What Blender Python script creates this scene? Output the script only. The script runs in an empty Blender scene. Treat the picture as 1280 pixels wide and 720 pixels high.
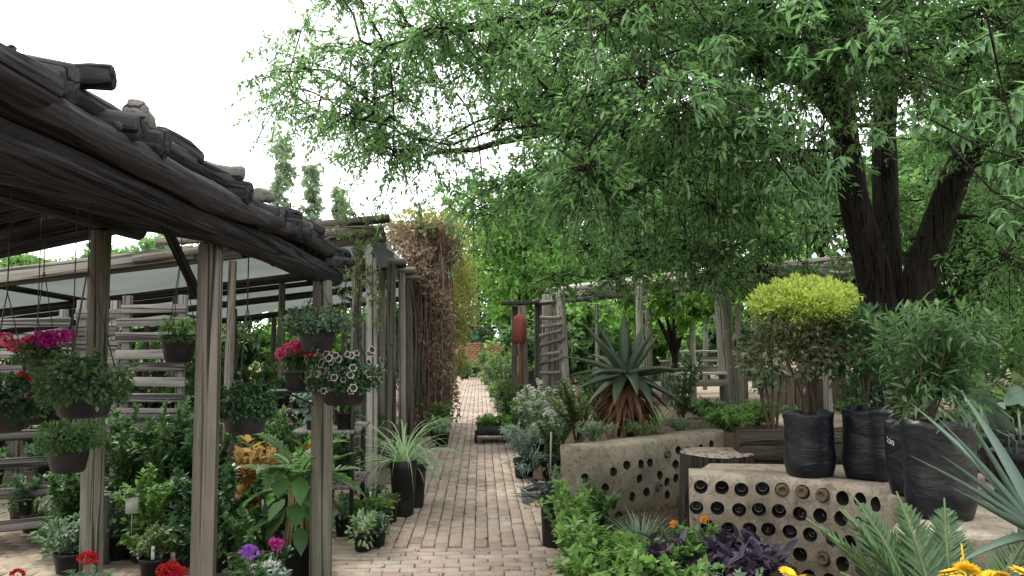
import bpy, bmesh, math, random
import numpy as np
from mathutils import Vector, Matrix, Euler, noise
from mathutils.geometry import delaunay_2d_cdt

R = random.Random(11)
G = np.random.default_rng(11)
sc = bpy.context.scene
C = sc.collection
PI = math.pi

# ------------------------------------------------------------------ camera
CAM_H = 1.6
F = 1000.0
cam_d = bpy.data.cameras.new("camera")
cam = bpy.data.objects.new("camera", cam_d)
C.objects.link(cam)
cam_d.sensor_width = 36.0
cam_d.lens = 36.0 * F / 1280.0
cam_d.clip_end = 2000.0
cam_d.clip_start = 0.05
PITCH = math.atan(65 / F)
YAW = -math.atan(40 / F)
cam.location = (0, 0, CAM_H)
cam.rotation_euler = (PI / 2 + PITCH, 0, YAW)
sc.camera = cam
ROT = Euler((PI / 2 + PITCH, 0, YAW)).to_matrix()


def ray(px, py):
    return ROT @ Vector(((px - 640) / F, (360 - py) / F, -1.0))


def W(px, py, Y):
    """world point seen at photo pixel (px, py), at distance Y down the path"""
    d = ray(px, py)
    return Vector((0, 0, CAM_H)) + d * (Y / d.y)


def gp(px, py, z=0.0):
    d = ray(px, py)
    return Vector((0, 0, CAM_H)) + d * ((z - CAM_H) / d.z)


# ------------------------------------------------------------------ node helpers
def newmat(name):
    m = bpy.data.materials.new(name)
    m.use_nodes = True
    nt = m.node_tree
    nt.nodes.clear()
    out = nt.nodes.new('ShaderNodeOutputMaterial')
    return m, nt, out


def nd(nt, typ, **kw):
    n = nt.nodes.new(typ)
    for k, v in kw.items():
        if k.startswith('i_'):
            n.inputs[k[2:].replace('_', ' ')].default_value = v
        else:
            setattr(n, k, v)
    return n


def ramp(nt, stops, fac=None):
    n = nt.nodes.new('ShaderNodeValToRGB')
    el = n.color_ramp.elements
    while len(el) < len(stops):
        el.new(0.5)
    for e, (p, c) in zip(el, stops):
        e.position = p
        e.color = (c[0], c[1], c[2], 1)
    if fac is not None:
        nt.links.new(fac, n.inputs[0])
    return n


def mix(nt, a, b, fac, mode='MIX'):
    n = nt.nodes.new('ShaderNodeMix')
    n.data_type = 'RGBA'
    n.blend_type = mode
    for sock, v in ((n.inputs[0], fac), (n.inputs[6], a), (n.inputs[7], b)):
        if isinstance(v, (int, float)):
            sock.default_value = v
        elif isinstance(v, tuple):
            sock.default_value = (v[0], v[1], v[2], 1)
        else:
            nt.links.new(v, sock)
    return n.outputs[2]


def coords(nt, scale=(1, 1, 1), kind='Object', jitter=True):
    tc = nt.nodes.new('ShaderNodeTexCoord')
    mp = nt.nodes.new('ShaderNodeMapping')
    mp.inputs['Scale'].default_value = scale
    nt.links.new(tc.outputs[kind], mp.inputs['Vector'])
    if jitter:
        oi = nt.nodes.new('ShaderNodeObjectInfo')
        mm = nt.nodes.new('ShaderNodeMath')
        mm.operation = 'MULTIPLY'
        mm.inputs[1].default_value = 37.0
        nt.links.new(oi.outputs['Random'], mm.inputs[0])
        nt.links.new(mm.outputs[0], mp.inputs['Location'])
    return mp.outputs[0]


def noi(nt, vec, scale, detail=5.0, rough=0.6, dist=0.0):
    n = nt.nodes.new('ShaderNodeTexNoise')
    n.inputs['Scale'].default_value = scale
    n.inputs['Detail'].default_value = detail
    n.inputs['Roughness'].default_value = rough
    n.inputs['Distortion'].default_value = dist
    nt.links.new(vec, n.inputs['Vector'])
    return n.outputs['Fac']


def bump(nt, h, strength=0.4, dist=0.01):
    n = nt.nodes.new('ShaderNodeBump')
    n.inputs['Strength'].default_value = strength
    n.inputs['Distance'].default_value = dist
    nt.links.new(h, n.inputs['Height'])
    return n.outputs[0]


def princ(nt, out, col, rough=0.7, spec=0.3, nrm=None):
    p = nt.nodes.new('ShaderNodeBsdfPrincipled')
    if isinstance(col, tuple):
        p.inputs['Base Color'].default_value = (*col, 1)
    else:
        nt.links.new(col, p.inputs['Base Color'])
    if isinstance(rough, (int, float)):
        p.inputs['Roughness'].default_value = rough
    else:
        nt.links.new(rough, p.inputs['Roughness'])
    p.inputs['Specular IOR Level'].default_value = spec
    if nrm is not None:
        nt.links.new(nrm, p.inputs['Normal'])
    if out is not None:
        nt.links.new(p.outputs[0], out.inputs[0])
    return p


def sc3(c, k):
    return tuple(min(1.0, x * k) for x in c)


def leaf_mat(name, dark, mid, light, trans=0.35, rough=0.5, spec=0.3):
    m, nt, out = newmat(name)
    ge = nd(nt, 'ShaderNodeNewGeometry')
    tc = coords(nt, (1, 1, 1), 'Object', True)
    n1 = noi(nt, tc, 1.5, 3.0)
    add = nd(nt, 'ShaderNodeMath', operation='MULTIPLY_ADD')
    nt.links.new(n1, add.inputs[0])
    add.inputs[1].default_value = 1.05
    nt.links.new(ge.outputs['Random Per Island'], add.inputs[2])
    sub = nd(nt, 'ShaderNodeMath', operation='MULTIPLY')
    nt.links.new(add.outputs[0], sub.inputs[0])
    sub.inputs[1].default_value = 0.5
    rp = ramp(nt, [(0.12, dark), (0.5, mid), (0.92, light)], sub.outputs[0])
    bk = mix(nt, rp.outputs[0], sc3(light, 1.15), 0.25)
    col = mix(nt, rp.outputs[0], bk, ge.outputs['Backfacing'])
    p = princ(nt, None, col, rough, spec)
    t = nd(nt, 'ShaderNodeBsdfTranslucent')
    tcx = mix(nt, col, (0.55, 1.0, 0.12), 1.0, 'MULTIPLY')
    tcol = mix(nt, col, tcx, 0.28)
    tcol = mix(nt, tcol, (1.9, 1.9, 1.9), 1.0, 'MULTIPLY')
    nt.links.new(tcol, t.inputs[0])
    mx = nd(nt, 'ShaderNodeMixShader')
    mx.inputs[0].default_value = trans
    nt.links.new(p.outputs[0], mx.inputs[1])
    nt.links.new(t.outputs[0], mx.inputs[2])
    nt.links.new(mx.outputs[0], out.inputs[0])
    return m


def wood_mat(name, dark, mid, light, crack=0.6, green=0.15, grain=1.0):
    m, nt, out = newmat(name)
    v = coords(nt, (22 * grain, 22 * grain, 0.7))
    g = noi(nt, v, 3.0, 9.0, 0.7, 0.5)
    c1 = ramp(nt, [(0.3, dark), (0.52, mid), (0.72, light)], g).outputs[0]
    v2 = coords(nt, (1, 1, 0.5))
    b = noi(nt, v2, 3.0, 4.0)
    c2 = mix(nt, c1, sc3(dark, 0.9), ramp(nt, [(0.45, (0, 0, 0)), (0.75, (0.7, 0.7, 0.7))], b).outputs[0])
    v3 = coords(nt, (48, 48, 0.6))
    k = noi(nt, v3, 1.5, 4.0, 0.55, 0.4)
    km = ramp(nt, [(0.33, (crack, crack, crack)), (0.40, (0, 0, 0))], k).outputs[0]
    c3 = mix(nt, c2, sc3(dark, 0.25), km)
    gr = noi(nt, coords(nt, (1, 1, 0.7)), 1.3, 5.0)
    c4 = mix(nt, c3, (mid[0] * 0.62, mid[1] * 0.82, mid[2] * 0.55), ramp(nt, [(0.5, (0, 0, 0)), (0.7, (green * 4, green * 4, green * 4))], gr).outputs[0])
    kn = nd(nt, 'ShaderNodeTexVoronoi')
    kn.inputs['Scale'].default_value = 3.1
    nt.links.new(coords(nt, (2.2, 2.2, 1.0)), kn.inputs['Vector'])
    c5 = mix(nt, c4, sc3(dark, 0.3), ramp(nt, [(0.035, (0.85, 0.85, 0.85)), (0.07, (0, 0, 0))], kn.outputs['Distance']).outputs[0])
    oi = nd(nt, 'ShaderNodeObjectInfo')
    tone = ramp(nt, [(0.0, (.68, .67, .66)), (0.5, (1, .99, .97)), (1.0, (1.28, 1.27, 1.26))], oi.outputs['Random']).outputs[0]
    c5 = mix(nt, c5, tone, 1.0, 'MULTIPLY')
    ck = noi(nt, coords(nt, (13, 13, 0.22)), 1.0, 2.0, 0.4, 0.15)
    ckm = ramp(nt, [(0.468, (0, 0, 0)), (0.492, (0.9, 0.9, 0.9)), (0.508, (0.9, 0.9, 0.9)), (0.532, (0, 0, 0))], ck).outputs[0]
    c5 = mix(nt, c5, sc3(dark, 0.2), ckm)
    km = mix(nt, km, (1.6, 1.6, 1.6), ckm)
    hsum = nd(nt, 'ShaderNodeMath', operation='SUBTRACT')
    nt.links.new(g, hsum.inputs[0])
    nt.links.new(km, hsum.inputs[1])
    princ(nt, out, c5, 0.9, 0.12, bump(nt, hsum.outputs[0], 0.75, 0.008))
    return m


def simple_mat(name, col, rough=0.6, spec=0.3, var=0.3, scale=6.0, bmp=0.0, island=False):
    m, nt, out = newmat(name)
    v = coords(nt)
    f = noi(nt, v, scale, 5.0)
    if island:
        ge = nd(nt, 'ShaderNodeNewGeometry')
        f = ge.outputs['Random Per Island']
    c = ramp(nt, [(0.25, sc3(col, 1 - var)), (0.55, col), (0.85, sc3(col, 1 + var))], f).outputs[0]
    n = bump(nt, noi(nt, v, scale * 4, 6.0), bmp, 0.01) if bmp else None
    princ(nt, out, c, rough, spec, n)
    return m


def petal_mat(name, col, col2=None, trans=0.3):
    m, nt, out = newmat(name)
    ge = nd(nt, 'ShaderNodeNewGeometry')
    c = ramp(nt, [(0.0, sc3(col, 0.7)), (0.5, col), (1.0, col2 or sc3(col, 1.3))], ge.outputs['Random Per Island']).outputs[0]
    p = princ(nt, None, c, 0.55, 0.2)
    t = nd(nt, 'ShaderNodeBsdfTranslucent')
    nt.links.new(c, t.inputs[0])
    mx = nd(nt, 'ShaderNodeMixShader')
    mx.inputs[0].default_value = trans
    nt.links.new(p.outputs[0], mx.inputs[1])
    nt.links.new(t.outputs[0], mx.inputs[2])
    nt.links.new(mx.outputs[0], out.inputs[0])
    return m


M = {}
# foliage
M['tree'] = leaf_mat('tree_leaf', (0.036, 0.076, 0.027), (0.09, 0.165, 0.062), (0.18, 0.29, 0.115), 0.5)
M['sprig'] = leaf_mat('pale_tree_leaf', (0.065, 0.125, 0.058), (0.105, 0.185, 0.088), (0.17, 0.27, 0.14), 0.42)
M['bright'] = leaf_mat('bright_tree_leaf', (0.05, 0.11, 0.024), (0.10, 0.20, 0.044), (0.18, 0.31, 0.075), 0.5)
M['sunlit'] = leaf_mat('sunlit_leaf', (0.08, 0.155, 0.03), (0.15, 0.27, 0.05), (0.25, 0.40, 0.09), 0.55)
M['back'] = leaf_mat('far_tree_leaf', (0.04, 0.085, 0.028), (0.08, 0.155, 0.048), (0.145, 0.25, 0.08), 0.48)
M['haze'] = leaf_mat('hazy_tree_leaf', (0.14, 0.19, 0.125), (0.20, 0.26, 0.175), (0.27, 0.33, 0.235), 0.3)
M['green'] = leaf_mat('shrub_leaf', (0.024, 0.055, 0.018), (0.052, 0.106, 0.034), (0.105, 0.18, 0.065), 0.3)
M['lime'] = leaf_mat('lime_leaf', (0.05, 0.105, 0.024), (0.10, 0.19, 0.045), (0.19, 0.30, 0.085), 0.35)
M['dark'] = leaf_mat('dark_leaf', (0.012, 0.034, 0.012), (0.028, 0.072, 0.022), (0.06, 0.13, 0.045), 0.22, 0.4, 0.4)
M['grey'] = leaf_mat('grey_leaf', (0.06, 0.10, 0.06), (0.12, 0.18, 0.11), (0.2, 0.27, 0.18), 0.25)
M['leafgrey'] = leaf_mat('muted_green_leaf', (0.03, 0.065, 0.025), (0.06, 0.115, 0.045), (0.12, 0.19, 0.085), 0.28)
M['silver'] = leaf_mat('silver_leaf', (0.12, 0.17, 0.14), (0.2, 0.27, 0.23), (0.32, 0.4, 0.35), 0.2)
M['olive'] = leaf_mat('olive_leaf', (0.04, 0.06, 0.02), (0.08, 0.12, 0.04), (0.16, 0.2, 0.08), 0.3)
M['gold'] = leaf_mat('gold_leaf', (0.10, 0.16, 0.03), (0.28, 0.34, 0.065), (0.54, 0.56, 0.15), 0.4)
M['bronze'] = leaf_mat('bronze_leaf', (0.04, 0.05, 0.03), (0.06, 0.085, 0.04), (0.15, 0.10, 0.06), 0.25)
M['purple'] = leaf_mat('purple_leaf', (0.015, 0.010, 0.018), (0.032, 0.020, 0.038), (0.07, 0.05, 0.082), 0.10, 0.55, 0.2)
M['orange'] = leaf_mat('orange_leaf', (0.15, 0.075, 0.025), (0.28, 0.15, 0.05), (0.45, 0.28, 0.11), 0.3)
M['cream'] = leaf_mat('cream_edge_leaf', (0.10, 0.19, 0.08), (0.2, 0.32, 0.15), (0.5, 0.56, 0.38), 0.3)
M['aloe'] = leaf_mat('aloe_leaf', (0.032, 0.052, 0.027), (0.05, 0.076, 0.040), (0.075, 0.105, 0.06), 0.03, 0.42, 0.4)
M['agave'] = leaf_mat('agave_leaf', (0.075, 0.12, 0.085), (0.11, 0.165, 0.12), (0.16, 0.225, 0.17), 0.05, 0.5, 0.35)
M['dead'] = leaf_mat('dead_leaf', (0.05, 0.026, 0.016), (0.115, 0.06, 0.035), (0.21, 0.125, 0.075), 0.1, 0.8, 0.1)
M['creeper'] = leaf_mat('dry_creeper', (0.13, 0.085, 0.065), (0.25, 0.175, 0.135), (0.40, 0.30, 0.24), 0.25, 0.8, 0.1)
M['creeper_y'] = leaf_mat('yellow_creeper_leaf', (0.08, 0.09, 0.02), (0.17, 0.17, 0.04), (0.3, 0.28, 0.08), 0.35)
M['cycad'] = leaf_mat('cycad_leaf', (0.028, 0.062, 0.02), (0.055, 0.11, 0.035), (0.10, 0.17, 0.06), 0.15, 0.4, 0.4)
M['fern'] = leaf_mat('fern_leaf', (0.035, 0.085, 0.026), (0.066, 0.142, 0.045), (0.12, 0.22, 0.075), 0.4)
# petals
M['red'] = petal_mat('red_petal', (0.52, 0.025, 0.03))
M['magenta'] = petal_mat('magenta_petal', (0.46, 0.03, 0.25))
M['pink'] = petal_mat('pink_petal', (0.68, 0.22, 0.24), (0.8, 0.5, 0.48))
M['hotpink'] = petal_mat('deep_pink_petal', (0.62, 0.07, 0.16), (0.75, 0.3, 0.38))
M['violet'] = petal_mat('violet_petal', (0.35, 0.12, 0.55))
M['white'] = petal_mat('white_petal', (0.52, 0.54, 0.47))
M['yellow'] = petal_mat('yellow_petal', (0.80, 0.52, 0.03))
M['amber'] = petal_mat('amber_petal', (0.75, 0.27, 0.03))
M['blackpetal'] = petal_mat('black_petal', (0.02, 0.012, 0.018))
M['paleedge'] = petal_mat('pale_petal', (0.36, 0.35, 0.27))
# wood
M['post'] = wood_mat('weathered_post', (0.105, 0.092, 0.075), (0.17, 0.152, 0.128), (0.235, 0.215, 0.185), 0.7, 0.03)
M['postg'] = wood_mat('green_grey_post', (0.085, 0.084, 0.062), (0.155, 0.15, 0.118), (0.22, 0.218, 0.182), 0.6, 0.12)
M['pale'] = wood_mat('pale_post', (0.17, 0.155, 0.132), (0.28, 0.262, 0.23), (0.38, 0.36, 0.325), 0.4, 0.03)
M['bleached'] = wood_mat('bleached_post', (0.22, 0.205, 0.175), (0.36, 0.34, 0.305), (0.48, 0.46, 0.42), 0.4, 0.02)
M['rooflog'] = wood_mat('roof_log', (0.016, 0.015, 0.016), (0.042, 0.040, 0.043), (0.11, 0.105, 0.11), 0.8, 0.02)
M['beam'] = wood_mat('dark_beam', (0.025, 0.024, 0.024), (0.05, 0.049, 0.048), (0.09, 0.088, 0.085), 0.5, 0.03)
M['slat'] = wood_mat('grey_slat', (0.11, 0.10, 0.092), (0.19, 0.178, 0.165), (0.27, 0.255, 0.24), 0.5, 0.02)
M['timber'] = wood_mat('old_timber', (0.025, 0.02, 0.016), (0.055, 0.045, 0.036), (0.11, 0.095, 0.075), 0.7, 0.1)
M['stumptop'] = wood_mat('cut_wood', (0.17, 0.13, 0.10), (0.27, 0.215, 0.17), (0.36, 0.30, 0.25), 0.5, 0.02)
M['blockwood'] = wood_mat('brown_block', (0.07, 0.055, 0.042), (0.13, 0.105, 0.08), (0.2, 0.165, 0.13), 0.5, 0.02)
M['bark'] = wood_mat('tree_bark', (0.014, 0.011, 0.009), (0.034, 0.028, 0.022), (0.075, 0.06, 0.047), 0.9, 0.05, 0.6)
M['twig'] = simple_mat('twig_bark', (0.07, 0.055, 0.04), 0.9, 0.1, 0.4)
M['stem'] = simple_mat('green_stem', (0.11, 0.15, 0.05), 0.6, 0.3, 0.3)
M['palestem'] = simple_mat('pale_stem', (0.26, 0.22, 0.12), 0.7, 0.2, 0.3)
M['vinewood'] = simple_mat('vine_stem', (0.25, 0.185, 0.15), 0.9, 0.1, 0.5, 9, 0.5)
M['wire'] = simple_mat('wire', (0.03, 0.03, 0.028), 0.5, 0.4, 0.2)
M['steel'] = simple_mat('galvanised_steel', (0.30, 0.31, 0.31), 0.45, 0.5, 0.3)
M['blacksteel'] = simple_mat('black_steel', (0.02, 0.018, 0.017), 0.6, 0.3, 0.3)
M['soil'] = simple_mat('potting_soil', (0.03, 0.022, 0.016), 0.95, 0.1, 0.5, 30, 1.0)
M['rust'] = simple_mat('rust_red', (0.28, 0.09, 0.062), 0.8, 0.15, 0.3, 5, 0.3)
M['whitecard'] = simple_mat('white_card', (0.6, 0.6, 0.58), 0.6, 0.3, 0.1)
M['dullcard'] = simple_mat('dull_card', (0.30, 0.31, 0.27), 0.6, 0.3, 0.15)
M['clay'] = simple_mat('clay_pot', (0.28, 0.21, 0.17), 0.9, 0.1, 0.25, 5, 0.4)
M['teal'] = simple_mat('teal_cloth', (0.03, 0.30, 0.24), 0.9, 0.1, 0.2)
M['ink'] = simple_mat('white_ink', (0.65, 0.65, 0.65), 0.6, 0.2, 0.1)
M['hose'] = simple_mat('grey_hose', (0.12, 0.13, 0.13), 0.5, 0.4, 0.3)


def plastic(name, col, rough, wr, scale):
    m, nt, out = newmat(name)
    v = coords(nt, (1, 1, 2.6))
    n = noi(nt, v, scale, 5.0, 0.55, 0.8)
    d = noi(nt, coords(nt), 5.0, 6.0)
    ge = nd(nt, 'ShaderNodeTexCoord')
    oi = nd(nt, 'ShaderNodeObjectInfo')
    dm = mix(nt, ramp(nt, [(0.42, (0, 0, 0)), (0.8, (0.3, 0.3, 0.3))], d).outputs[0], ramp(nt, [(0.3, (0.15, .15, .15)), (1, (1, 1, 1))], oi.outputs['Random']).outputs[0], 1.0, 'MULTIPLY')
    c = mix(nt, col, (0.16, 0.14, 0.12), dm)
    princ(nt, out, c, rough, 0.3, bump(nt, n, wr, 0.02))
    return m


M['pot'] = plastic('black_plastic', (0.007, 0.007, 0.008), 0.5, 0.12, 4.0)
M['bag'] = plastic('black_bag_film', (0.006, 0.007, 0.010), 0.38, 0.6, 5.0)


def cement_mat(name, base, stain):
    m, nt, out = newmat(name)
    v = coords(nt, (1, 1, 1), 'Object', False)
    n1 = noi(nt, v, 2.5, 6.0, 0.6)
    n2 = noi(nt, v, 14, 8.0, 0.7)
    c = ramp(nt, [(0.3, stain), (0.5, base), (0.72, sc3(base, 1.3))], n1).outputs[0]
    c = mix(nt, c, sc3(stain, 0.55), ramp(nt, [(0.5, (0, 0, 0)), (0.75, (0.75, 0.75, 0.75))], n2).outputs[0])
    n3 = noi(nt, v, 1.3, 3.0)
    c = mix(nt, c, (0.27, 0.15, 0.10), ramp(nt, [(0.55, (0, 0, 0)), (0.75, (0.45, 0.45, 0.45))], n3).outputs[0])
    # darker and mossier towards the ground, lighter on top
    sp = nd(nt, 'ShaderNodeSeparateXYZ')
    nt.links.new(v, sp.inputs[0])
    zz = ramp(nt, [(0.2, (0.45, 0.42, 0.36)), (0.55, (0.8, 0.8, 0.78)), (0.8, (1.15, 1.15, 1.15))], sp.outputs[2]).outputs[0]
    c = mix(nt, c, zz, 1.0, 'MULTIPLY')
    dr = noi(nt, coords(nt, (9, 9, 0.7), 'Object', False), 1.0, 4.0, .6)
    c = mix(nt, c, sc3(stain, .5), ramp(nt, [(0.54, (0, 0, 0)), (0.72, (0.6, 0.6, 0.6))], dr).outputs[0])
    ck = noi(nt, v, 2.6, 5.0, .6, .3)
    c = mix(nt, c, sc3(stain, .25), ramp(nt, [(0.488, (0, 0, 0)), (0.498, (0.38, 0.38, 0.38)), (0.502, (0.38, 0.38, 0.38)), (0.512, (0, 0, 0))], ck).outputs[0])
    pt = noi(nt, v, 34, 3.0, .5)
    c = mix(nt, c, sc3(stain, .3), ramp(nt, [(0.66, (0, 0, 0)), (0.72, (0.7, 0.7, 0.7))], pt).outputs[0])
    h = nd(nt, 'ShaderNodeMath', operation='ADD')
    nt.links.new(n2, h.inputs[0])
    nt.links.new(noi(nt, v, 60, 4.0), h.inputs[1])
    princ(nt, out, c, 0.95, 0.1, bump(nt, h.outputs[0], 0.7, 0.012))
    return m


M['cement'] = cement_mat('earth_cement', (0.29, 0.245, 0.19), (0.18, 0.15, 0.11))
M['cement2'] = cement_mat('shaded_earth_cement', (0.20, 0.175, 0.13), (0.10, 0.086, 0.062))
M['bottle'] = simple_mat('bottle_glass', (0.026, 0.023, 0.018), 0.22, 0.5, 0.7, 12)
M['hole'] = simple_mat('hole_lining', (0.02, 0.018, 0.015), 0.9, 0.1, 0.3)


def brick_mat(name, cols, sand, sandamt):
    m, nt, out = newmat(name)
    ge = nd(nt, 'ShaderNodeNewGeometry')
    c = ramp(nt, cols, ge.outputs['Random Per Island']).outputs[0]
    v = coords(nt, (1, 1, 1), 'Object', False)
    c = mix(nt, c, (0.10, 0.075, 0.06), ramp(nt, [(0.5, (0, 0, 0)), (0.8, (0.65, 0.65, 0.65))], noi(nt, v, 9, 7.0, 0.7)).outputs[0])
    big = noi(nt, v, 0.9, 5.0, 0.6)
    c = mix(nt, c, sand, ramp(nt, [(0.42, (0, 0, 0)), (0.68, (sandamt, sandamt, sandamt))], big).outputs[0])
    c = mix(nt, c, (0.13, 0.11, 0.085), ramp(nt, [(0.5, (0, 0, 0)), (0.70, (0.45, 0.45, 0.45))], noi(nt, v, 1.7, 6.0, 0.65)).outputs[0])
    c = mix(nt, c, sc3(sand, 1.3), ramp(nt, [(0.62, (0, 0, 0)), (0.75, (0.5, 0.5, 0.5))], noi(nt, v, 40, 3.0)).outputs[0])
    princ(nt, out, c, 0.9, 0.15, bump(nt, noi(nt, v, 55, 8.0, 0.7), 0.5, 0.004))
    return m


M['brick'] = brick_mat('path_brick', [(0.0, (0.27, 0.20, 0.16)), (0.3, (0.335, 0.265, 0.215)), (0.6, (0.36, 0.275, 0.222)), (0.85, (0.40, 0.33, 0.275)), (1.0, (0.25, 0.212, 0.185))], (0.43, 0.36, 0.295), 0.6)
M['dusty'] = brick_mat('dusty_brick', [(0.0, (0.24, 0.19, 0.15)), (0.5, (0.32, 0.26, 0.20)), (1.0, (0.28, 0.23, 0.18))], (0.40, 0.33, 0.25), 0.9)
M['wallbrick'] = brick_mat('wall_brick', [(0.0, (0.30, 0.15, 0.09)), (0.5, (0.38, 0.2, 0.12)), (1.0, (0.45, 0.25, 0.16))], (0.45, 0.33, 0.22), 0.3)


def ground_mat(name, a, b, c_, litter=True):
    m, nt, out = newmat(name)
    v = coords(nt, (1, 1, 1), 'Object', False)
    c = ramp(nt, [(0.32, a), (0.5, b), (0.7, c_)], noi(nt, v, 1.1, 8.0, 0.65)).outputs[0]
    c = mix(nt, c, sc3(a, 0.6), ramp(nt, [(0.5, (0, 0, 0)), (0.75, (0.8, 0.8, 0.8))], noi(nt, v, 22, 6.0, 0.7)).outputs[0])
    h = noi(nt, v, 30, 8.0, 0.7)
    princ(nt, out, c, 0.97, 0.08, bump(nt, h, 0.8, 0.02))
    return m


M['earth'] = ground_mat('earth', (0.09, 0.065, 0.045), (0.17, 0.13, 0.095), (0.28, 0.23, 0.175))
M['bedsoil'] = ground_mat('bed_soil', (0.045, 0.032, 0.022), (0.08, 0.058, 0.042), (0.15, 0.115, 0.085))
M['yard'] = ground_mat('swept_yard', (0.14, 0.11, 0.085), (0.26, 0.215, 0.17), (0.38, 0.33, 0.27))
M['joint'] = ground_mat('joint_sand', (0.085, 0.066, 0.052), (0.13, 0.102, 0.082), (0.2, 0.16, 0.13))
M['sand'] = ground_mat('blown_sand', (0.2, 0.155, 0.11), (0.31, 0.25, 0.185), (0.42, 0.35, 0.27))


def cloth_mat():
    m, nt, out = newmat('shade_cloth')
    v = coords(nt, (1, 1, 1), 'Object', False)
    c = ramp(nt, [(0.3, (0.13, 0.145, 0.135)), (0.6, (0.17, 0.185, 0.175)), (0.8, (0.21, 0.225, 0.215))], noi(nt, v, 0.8, 5.0)).outputs[0]
    p = princ(nt, None, c, 0.9, 0.1)
    t = nd(nt, 'ShaderNodeBsdfTranslucent')
    nt.links.new(c, t.inputs[0])
    mx = nd(nt, 'ShaderNodeMixShader')
    mx.inputs[0].default_value = 0.42
    nt.links.new(p.outputs[0], mx.inputs[1])
    nt.links.new(t.outputs[0], mx.inputs[2])
    nt.links.new(mx.outputs[0], out.inputs[0])
    return m


M['cloth'] = cloth_mat()


# ------------------------------------------------------------------ geometry helpers
def nrm(a):
    return a / (np.linalg.norm(a, axis=-1, keepdims=True) + 1e-9)


class Acc:
    """collects vertex and face arrays, then links them as ONE mesh object"""

    def __init__(self):
        self.v = []
        self.f = []
        self.n = 0

    def add(self, V, Fs):
        V = np.asarray(V, float).reshape(-1, 3)
        if isinstance(Fs, np.ndarray):
            Fs = [Fs]
        for f in Fs:
            f = np.asarray(f, int)
            if f.size:
                self.f.append(f + self.n)
        self.v.append(V)
        self.n += len(V)
        return self

    def mesh(self, name, mat, smooth=False):
        me = bpy.data.meshes.new(name)
        V = np.concatenate(self.v) if self.v else np.zeros((0, 3))
        me.vertices.add(len(V))
        me.vertices.foreach_set('co', V.ravel())
        idx = np.concatenate([f.ravel() for f in self.f])
        tot = np.concatenate([np.full(len(f), f.shape[1]) for f in self.f])
        st = np.concatenate([[0], np.cumsum(tot)[:-1]])
        me.loops.add(len(idx))
        me.loops.foreach_set('vertex_index', idx.astype(np.int32))
        me.polygons.add(len(tot))
        me.polygons.foreach_set('loop_start', st.astype(np.int32))
        me.polygons.foreach_set('loop_total', tot.astype(np.int32))
        if smooth:
            me.polygons.foreach_set('use_smooth', np.ones(len(tot), bool))
        me.update(calc_edges=True)
        me.validate()
        me.materials.append(mat)
        return me

    def obj(self, name, mat, parent=None, loc=(0, 0, 0), rot=(0, 0, 0), smooth=False):
        return link(name, self.mesh(name, mat, smooth), parent, loc, rot)


def link(name, me, parent=None, loc=(0, 0, 0), rot=(0, 0, 0), scale=None):
    o = bpy.data.objects.new(name, me)
    C.objects.link(o)
    o.parent = parent
    o.location = loc
    o.rotation_euler = rot
    if scale is not None:
        o.scale = scale if not isinstance(scale, (int, float)) else (scale,) * 3
    return o


def tag(o, label=None, cat=None, group=None, kind=None):
    if label:
        o['label'] = label
    if cat:
        o['category'] = cat
    if group:
        o['group'] = group
    if kind:
        o['kind'] = kind
    return o


def thing(name, label, cat, loc=(0, 0, 0), rotz=0.0, group=None):
    o = bpy.data.objects.new(name, None)
    o.empty_display_size = 0.1
    C.objects.link(o)
    o.location = loc
    o.rotation_euler = (0, 0, rotz)
    return tag(o, label, cat, group)


def dup(root, loc, rotz=0.0, label=None, scale=None):
    r = root.copy()
    C.objects.link(r)
    r.location = loc
    r.rotation_euler = (0, 0, rotz)
    if scale:
        r.scale = (scale,) * 3
    if label:
        r['label'] = label
    for ch in list(root.children):
        c = ch.copy()
        C.objects.link(c)
        c.parent = r
        for g in ch.children:
            d = g.copy()
            C.objects.link(d)
            d.parent = c
    return r


def tube(points, radii, ns=8, caps=True, wob=0.0, rng=R, groove=None):
    P = np.array([tuple(p) for p in points], float)
    n = len(P)
    rad = np.array(radii if hasattr(radii, '__len__') else [radii] * n, float)
    T = np.zeros_like(P)
    T[1:-1] = P[2:] - P[:-2]
    T[0] = P[1] - P[0]
    T[-1] = P[-1] - P[-2]
    T = nrm(T)
    a = np.array([1.0, 0, 0]) if abs(T[0][0]) < 0.8 else np.array([0, 1.0, 0])
    U = nrm(np.cross(T[0], a))
    V = []
    ang = np.linspace(0, 2 * PI, ns, endpoint=False)
    for i in range(n):
        U = nrm(U - T[i] * np.dot(U, T[i]))
        B = np.cross(T[i], U)
        rr = rad[i] * (1 + (np.array([rng.uniform(-wob, wob) for _ in range(ns)]) if wob else 0))
        rr = np.broadcast_to(rr, (ns,))
        if groove is not None:
            rr = rr * (1 + groove * (.7 + .5 * math.sin(i * .7)))
        V.append(P[i] + np.outer(np.cos(ang) * rr, U) + np.outer(np.sin(ang) * rr, B))
    V = np.concatenate(V)
    i, j = np.meshgrid(np.arange(n - 1), np.arange(ns), indexing='ij')
    j2 = (j + 1) % ns
    q = np.stack([i * ns + j, i * ns + j2, (i + 1) * ns + j2, (i + 1) * ns + j], -1).reshape(-1, 4)
    Fs = [q]
    if caps:
        V = np.vstack([V, P[0] - T[0] * rad[0] * 0.06, P[-1] + T[-1] * rad[-1] * 0.06])
        k = np.arange(ns)
        k2 = (k + 1) % ns
        Fs.append(np.stack([np.full(ns, n * ns), k2, k], -1))
        b = (n - 1) * ns
        Fs.append(np.stack([np.full(ns, n * ns + 1), b + k, b + k2], -1))
    return V, Fs


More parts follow.
